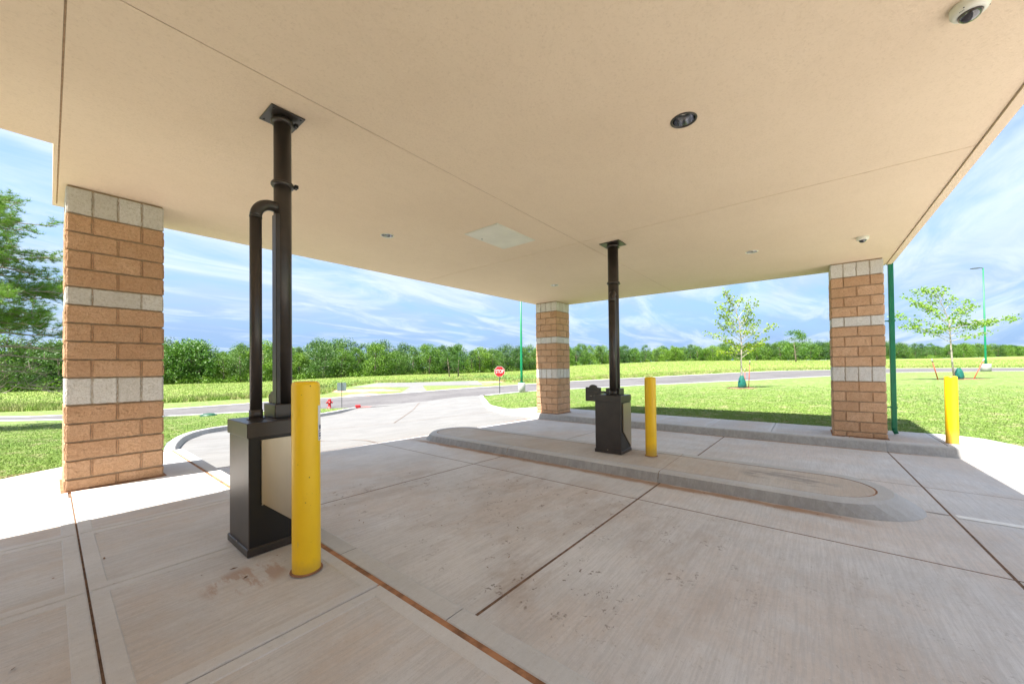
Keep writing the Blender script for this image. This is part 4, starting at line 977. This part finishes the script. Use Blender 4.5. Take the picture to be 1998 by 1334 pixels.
# saplings
def leafcluster(P,n,rad,size,rng):
    C=np.repeat(np.array(P),n,0)+rng.normal(size=(len(P)*n,3))*rad; return quads_from(C,size,rng,.2,.8)
def sapling(x,y,H,seed,branches,leaf,lab,barkm,nl,size,rad,trk):
    z=terr(x,y); t=empty('sapling',(x,y,z),0,lab,'young tree'); rr=random.Random(seed); rng=np.random.default_rng(seed)
    b=MB(); T=[Vector(p) for p in trk]; b.tube(T,[.06-.052*i/(len(T)-1) for i in range(len(T))],8)
    tips=[]
    def along(f):
        s=f*(len(T)-1); i=min(int(s),len(T)-2); return T[i].lerp(T[i+1],s-i)
    U=Vector((RGT[0],RGT[1],0)); W=Vector((FWD[0],FWD[1],0))
    for (f,dx,dz,dep) in branches:
        p=along(f); e=p+U*dx+W*dep+Vector((0,0,dz)); mid=p.lerp(e,.5)+Vector((rr.uniform(-.08,.08),rr.uniform(-.08,.08),abs(dx)*.06)); pts_=[p,p.lerp(mid,.5)+Vector((0,0,-.03)),mid,mid.lerp(e,.5)+Vector((rr.uniform(-.06,.06),0,.05)),e]
        b.tube(pts_,[.022,.017,.012,.008,.004],5,cap=False)
        L=(e-p).length
        for k in range(int(4+L*7)):
            s=rr.uniform(.28,1.0); q=p.lerp(e,s)+Vector((0,0,.02)); dirn=Vector((rr.uniform(-1,1),rr.uniform(-1,1),rr.uniform(-.15,.9))).normalized(); q2=q+dirn*rr.uniform(.1,.34)*(1.15-s*.4); b.tube([q,q2],[.006,.0025],4,cap=False); tips.append(tuple(q2)); 
            if rr.random()<.4: tips.append(tuple(q.lerp(q2,.5)))
        tips.append(tuple(e))
    b.build('trunk',barkm,t)
    V_,F_=leafcluster(tips,nl,rad,size,rng); inst('crown',soup('crown',V_,F_,leaf),t); return t
def wbag(x,y,parent_lab,sc,lean=0):
    z=terr(x,y); t=empty('watering_bag',(x,y,z),0,parent_lab,'watering bag')
    b=MB(); b.lathe([(.20,0),(.24,.06),(.25,.22),(.22,.45),(.17,.65),(.11,.80),(.085,.86)],16,cap=False)
    rr=random.Random(int(x)); b.v=[(a*(1+.1*math.sin(7*math.atan2(c,a)+d*9)),c*(1+.1*math.cos(5*math.atan2(c,a)+d*7)),d) for a,c,d in b.v]; b.v=[(a*sc,c*sc,d*sc) for a,c,d in b.v]; b.build('bag',M_bag,t)
    b=MB(); b.tube([(.1*sc,0,.7*sc),(.22*sc,.02,.4*sc),(.30*sc,.02,.05)],[.02,.035,.03],5); b.build('flap',M_black,t)
    return t
def stake(x,y,dx,h,lab,grp,r=.022):
    z=terr(x,y); U=Vector((RGT[0],RGT[1],0)); t=empty('tree_stake',(x,y,z),0,lab,'tree stake',grp)
    a=Vector((0,0,-.1)); e=U*dx+Vector((0,0,h)); k=a.lerp(e,.86)
    b=MB(); b.tube([a,k],r,6); b.build('stake',M_stake,t); b=MB(); b.tube([k,e],[r*1.25,r*1.1],6); b.build('stake_top',M_stakeg,t)
def mulch(x,y,r,seed):
    P=blob(x,y,r,r,seed); o=drape('mulch_patch',P,M_mulch,terr,.02,.3,grid=.3); del o['kind']; tag(o,None,None,None,'stuff'); o['label']='patch of reddish mulch under the '+('left' if seed==1 else 'right')+' sapling'; o['category']='mulch'
x1,y1=28.06,3.45
wob=lambda s:[s]
T1=[(0,0,0),(.02,0,.9),(-.02,.0,1.8),(.02,0,2.7),(0,.02,3.6),(-.12,0,4.5),(-.35,.1,5.4),(-.55,.1,6.15)]
U1=lambda l:l
def trk(L): 
    U=Vector((RGT[0],RGT[1],0)); return [tuple(U*dx+Vector((0,0,z))) for dx,z in L]
T1=trk([(0,0),(0,.9),(-.03,1.8),(.03,2.7),(-.03,3.5),(-.10,4.3),(-.3,5.1),(-.75,5.75),(-.98,6.2)])
B1=[(.26,-1.3,.55,.2),(.27,1.3,.9,-.2),(.30,-.9,.3,-.5),(.31,1.9,.95,.3),(.34,-1.6,.8,-.2),(.34,.9,.4,.6),(.36,2.2,1.5,0),(.38,-2.2,.75,.2),(.40,.9,1.0,-.4),(.42,-1.5,1.3,.3),(.44,1.5,1.2,.4),(.46,-1.2,.9,-.5),(.48,.9,1.3,0),(.5,-1.6,1.5,0),(.52,.7,.8,.5),(.55,-.9,.9,.3),(.56,1.15,1.6,0),(.58,-1.65,1.45,-.2),(.6,.6,1.1,-.3),(.64,-.8,.9,.2),(.66,.95,1.3,.1),(.7,-.5,.8,0),(.74,.5,.9,.1),(.8,-.2,.5,.1),(.9,-.15,.25,0),(.97,-.1,.2,0),(.97,.12,.12,0),(.85,.25,.3,0),(.33,-.5,.7,.7),(.45,.4,.8,-.7),(.31,1.1,.2,.2),(.30,-1.5,.15,0)]
sapling(x1,y1,6.2,21,B1,M_leafY,'slim yellow-green sapling on the lawn, between the kiosk and right pillar',M_barkpale,3,.135,.085,T1)
wbag(x1,y1,'green watering bag round the foot of the yellow-green sapling',.95)
U=Vector((RGT[0],RGT[1],0))
stake(x1+U.x*.42,y1+U.y*.42,.12,1.75,'right red stake beside the yellow-green sapling','stakes of the yellow-green sapling'); stake(x1+U.x*.2,y1+U.y*.2,.0,1.25,'left red stake beside the yellow-green sapling','stakes of the yellow-green sapling',.016)
mulch(x1-.2,y1,1.0,1)
x2,y2=40.82,-8.1
T2=trk([(0,0),(-.12,1.2),(-.18,2.3),(-.22,3.3),(-.28,4.2),(-.6,5.1),(-1.0,5.9),(-1.25,6.6)])
B2=[(.34,-2.6,1.3,.3),(.35,2.6,.55,-.3),(.38,-3.6,.85,0),(.40,3.3,1.0,.3),(.42,-2.0,.5,-.8),(.44,2.0,.9,.6),(.46,-3.9,1.15,.2),(.48,4.4,.6,0),(.5,-2.4,1.6,-.5),(.52,1.6,1.4,-.4),(.55,-2.9,1.9,.3),(.57,2.4,1.3,.4),(.6,-1.8,1.2,.6),(.62,1.0,1.0,-.5),(.66,-2.1,1.6,.1),(.7,.9,.9,.2),(.75,-1.2,1.0,0),(.8,.45,1.0,.1),(.84,-.9,.7,.1),(.9,-.5,.4,0),(.45,.9,.4,1.1),(.5,-1.0,.5,-1.1),(.48,5.0,.75,0),(.93,.3,.4,0)]
sapling(x2,y2,6.8,33,B2,M_leafG,'wide green sapling on the lawn to the right of the downspout',M_barkpale,3,.155,.12,T2)
wbag(x2+U.x*.35,y2+U.y*.35,'green watering bag slumped at the foot of the wide sapling',.95)
stake(x2-U.x*1.15,y2-U.y*1.15,-.45,1.5,'left red stake leaning out from the wide sapling','stakes of the wide sapling',.035); stake(x2+U.x*1.35,y2+U.y*1.35,.85,1.45,'right red stake leaning out from the wide sapling','stakes of the wide sapling',.035)
b=MB(); z2=terr(x2,y2); p0=Vector((x2,y2,z2+1.3))-U*.12; b.tube([p0,Vector((x2,y2,z2+1.32))-U*1.5],.007,4); o=b.build('guy_wire',M_postd); tag(o,'thin guy wire from the left stake to the wide sapling','wire')
mulch(x2+.5,y2-.4,1.3,2)

# the big pine at the left edge
px_,py_=pos(-1.52,15.5); pz=terr(px_,py_)
t=empty('pine_tree',(px_,py_,pz),0,'large pine at the left edge with long bare lower branches','pine tree')
rr=random.Random(4); rng=np.random.default_rng(4); b=MB(); b.tube([(0,0,-.3),(.1,0,3),(0,.1,6),(.15,0,9),(.1,0,10.4)],[.26,.22,.17,.09,.03],10); b.build('trunk',M_bark,t)
bb=MB(); tips=[]
for k in range(110):
    zf=rr.uniform(.16,.98); z=10.2*zf; a=rr.uniform(0,6.283); L=(5.4*(1-zf)**.45+.5)*rr.uniform(.7,1.05); bare=zf<.36; ris=rr.uniform(.05,.55)
    d=Vector((math.cos(a),math.sin(a),0)); p=Vector((0.05,0,z)); n=7; pts_=[]
    for i in range(n):
        s=i/(n-1); pts_.append(p+d*L*s+Vector((rr.uniform(-.1,.1)*s,rr.uniform(-.1,.1)*s,L*(ris*s-.22*s*s if not bare else .02*s-.10*s*s)+rr.uniform(-.06,.06))))
    bb.tube(pts_,[.05*(1-.85*i/(n-1)) for i in range(n)],5,cap=False)
    for j in range(int(L*7)):
        s=rr.uniform(.25,1); q=pts_[min(int(s*(n-1)),n-2)].lerp(pts_[min(int(s*(n-1)),n-2)+1],s*(n-1)%1 if s<1 else 1); dd=(d*rr.uniform(0,1)+Vector((-d.y,d.x,0))*rr.uniform(-1,1)+Vector((0,0,rr.uniform(-.45,.95)))).normalized(); l2=rr.uniform(.4,1.15)*(1.2-.6*s); q2=q+dd*l2
        m=q.lerp(q2,.5)+Vector((rr.uniform(-.05,.05),rr.uniform(-.05,.05),rr.uniform(-.04,.04))); bb.tube([q,m,q2],[.014,.009,.004],4,cap=False)
        if (not bare) or rr.random()<.18:
            for u in (.25,.4,.55,.7,.8,.9,1.0):
                if rr.random()<.85: tips.append(tuple(q.lerp(q2,u)+Vector((rr.uniform(-.06,.06),rr.uniform(-.06,.06),rr.uniform(-.02,.06)))))
bb.build('branch',M_twig,t)
tp=np.array(tips); K=16; n=len(tp); D=rng.normal(size=(n*K,3)); D[:,2]=np.abs(D[:,2])*.8+.1; D/=np.linalg.norm(D,axis=1)[:,None]; B0=np.repeat(tp,K,0); Ls=rng.uniform(.14,.25,(n*K,1)); side=np.cross(D,rng.normal(size=(n*K,3))); side/=np.linalg.norm(side,axis=1)[:,None]
V_=np.stack([B0-side*.007,B0+side*.007,B0+D*Ls],1).reshape(-1,3); inst('crown',soup('crown',V_,np.arange(len(V_)).reshape(-1,3),M_needle),t)

# ------------------------------------------------------------------ grass blades
def blades(name,GV,GF,N,hfun,wfun,mat,lab,cat,seed,sel,wt=2.0,cap=1e9,lean=.35):
    rng=np.random.default_rng(seed); A=GV[GF]; cen=A.mean(1); ar=.5*np.linalg.norm(np.cross(A[:,1]-A[:,0],A[:,2]-A[:,0]),axis=1); dd=np.hypot(cen[:,0],cen[:,1])
    w=ar/np.maximum(dd,7)**wt*sel(cen,dd); w/=w.sum(); ti=rng.choice(len(GF),N,p=w); u=rng.uniform(0,1,(N,2)); fl=u.sum(1)>1; u[fl]=1-u[fl]; T=A[ti]; Pn=T[:,0]+(T[:,1]-T[:,0])*u[:,:1]+(T[:,2]-T[:,0])*u[:,1:]
    d=np.hypot(Pn[:,0],Pn[:,1]); h=hfun(Pn,d,rng); w_=wfun(d); a=rng.uniform(0,6.283,N); sd_=np.stack([np.cos(a),np.sin(a),0*a],1)*w_[:,None]*.5; tip=Pn+np.stack([rng.normal(0,lean,N)*h,rng.normal(0,lean,N)*h,h],1)
    V=np.stack([Pn-sd_,Pn+sd_,tip],1).reshape(-1,3); me=soup(name,V,np.arange(3*N).reshape(N,3),mat); o=inst(name,me); tag(o,lab,cat,None,'stuff'); return o
Fv=np.array(FWD); Rv=np.array(RGT)
def view(c,lim=1.75):
    f=c[:,:2]@Fv; l=c[:,:2]@Rv; return ((f>1)&(np.abs(l)<lim*f+2)).astype(float)
blades('lawn_grass',LV,LF,330000,lambda p,d,r:r.uniform(.015,.034,len(d)),lambda d:.004+.0007*d,M_blade,'short green mown grass of the lawn','grass',1,lambda c,d:view(c)*np.clip((34-d)/20,0,1),1.5,lean=.9)
blades('meadow_grass',FV,FF,300000,lambda p,d,r:r.uniform(.04,.14,len(d)),lambda d:.015+.0010*d,M_tall,'tall yellow-green grass of the meadow','grass',2,lambda c,d:view(c)*(d<190),1.75)
MP=np.array(dens(MEAD[1:-1],.5,False))
def fringe(c,d):
    m=np.min(np.hypot(c[:,None,0]-MP[None,:,0],c[:,None,1]-MP[None,:,1]),1); return view(c)*(m<4.0)
blades('meadow_edge_grass',FV,FF,110000,lambda p,d,r:np.where(p[:,0]<25,r.uniform(.2,.65,len(d)),r.uniform(.12,.42,len(d)))*r.uniform(.6,1,len(d)),lambda d:.015+.0010*d,M_tall,'taller unmown grass along the edge of the meadow','grass',3,fringe,1.2)
V_all=[];F_all=[];off=0; rng=np.random.default_rng(9)
for k in range(300):
    tn=rng.uniform(-.5,.0) if k<200 else rng.uniform(-.1,.12); d=rng.uniform(50,62) if tn<-.02 else rng.uniform(44,60)
    if k<120: tn=rng.uniform(-.52,-.36); d=rng.uniform(38,52)
    x,y=pos(tn,d)
    if not inpoly(x,y,FIELD): continue
    z=terr(x,y); s=rng.uniform(.35,.8); m=40; q=rng.normal(size=(m,3)); q[:,2]=np.abs(q[:,2]); q/=np.linalg.norm(q,axis=1)[:,None]; C=np.array([x,y,z])+q*s*rng.uniform(.4,1.1,(m,1)); v_,f_=quads_from(C,.16,rng,.3); V_all.append(v_);F_all.append(f_+off);off+=len(v_)
me=soup('weed_clumps',np.concatenate(V_all),np.concatenate(F_all),M_weed); o=inst('weed_clumps',me); tag(o,'bluish green weed clumps around the concrete pad','weeds',None,'stuff')

# small dry litter blown against the kerbs and over the near lane
rr=random.Random(8); b=MB()
for k in range(150):
    if k<55: x=5.0-abs(rr.gauss(0,.05)); y=rr.uniform(-.3,6.5); zf=deck(x,y)
    elif k<110: x=rr.uniform(1.8,4.1); y=rr.uniform(1.5,4.6); zf=deck(x,y)
    elif k<130: x=9.72-abs(rr.gauss(0,.05)); y=rr.uniform(-1.5,6.8); zf=deck(x,y)
    else: x=rr.uniform(-.4,1.2); y=rr.uniform(2.6,5.5); zf=0
    a=rr.uniform(0,6.28); L=rr.uniform(.006,.028); w=rr.uniform(.002,.007); dx,dy=math.cos(a)*L,math.sin(a)*L; nx,ny=-math.sin(a)*w,math.cos(a)*w; h=rr.uniform(.002,.006)
    b.add([(x-dx,y-dy,zf+.001),(x+nx,y+ny,zf+h),(x+dx,y+dy,zf+.002),(x-nx,y-ny,zf+.001)],[(0,3,2,1),(0,1,2,3)])
tag(b.build('dry_litter',M_mulch),'tiny dry leaf and twig litter scattered over the lane','litter',None,'stuff')

# trees that read alike: say which by its place among its neighbours
by={}
for o in col.objects:
    if o.parent is None and o.get('category')=='tree' and str(o.get('group','')).startswith('trees of the wooded'): by.setdefault(o['label'],[]).append(o)
for lab,L in by.items():
    if len(L)<2: continue
    L.sort(key=lambda o:(o.location.x*RGT[0]+o.location.y*RGT[1])/(o.location.x*FWD[0]+o.location.y*FWD[1]))
    W={2:['left','right'],3:['left','middle','right'],4:['leftmost','inner left','inner right','rightmost'],5:['leftmost','inner left','middle','inner right','rightmost']}.get(len(L)) or ['leftmost','second leftmost','inner left']+['middle']*(len(L)-6)+['inner right','second rightmost','rightmost']
    for o,w in zip(L,W): o['label']=w+' '+lab
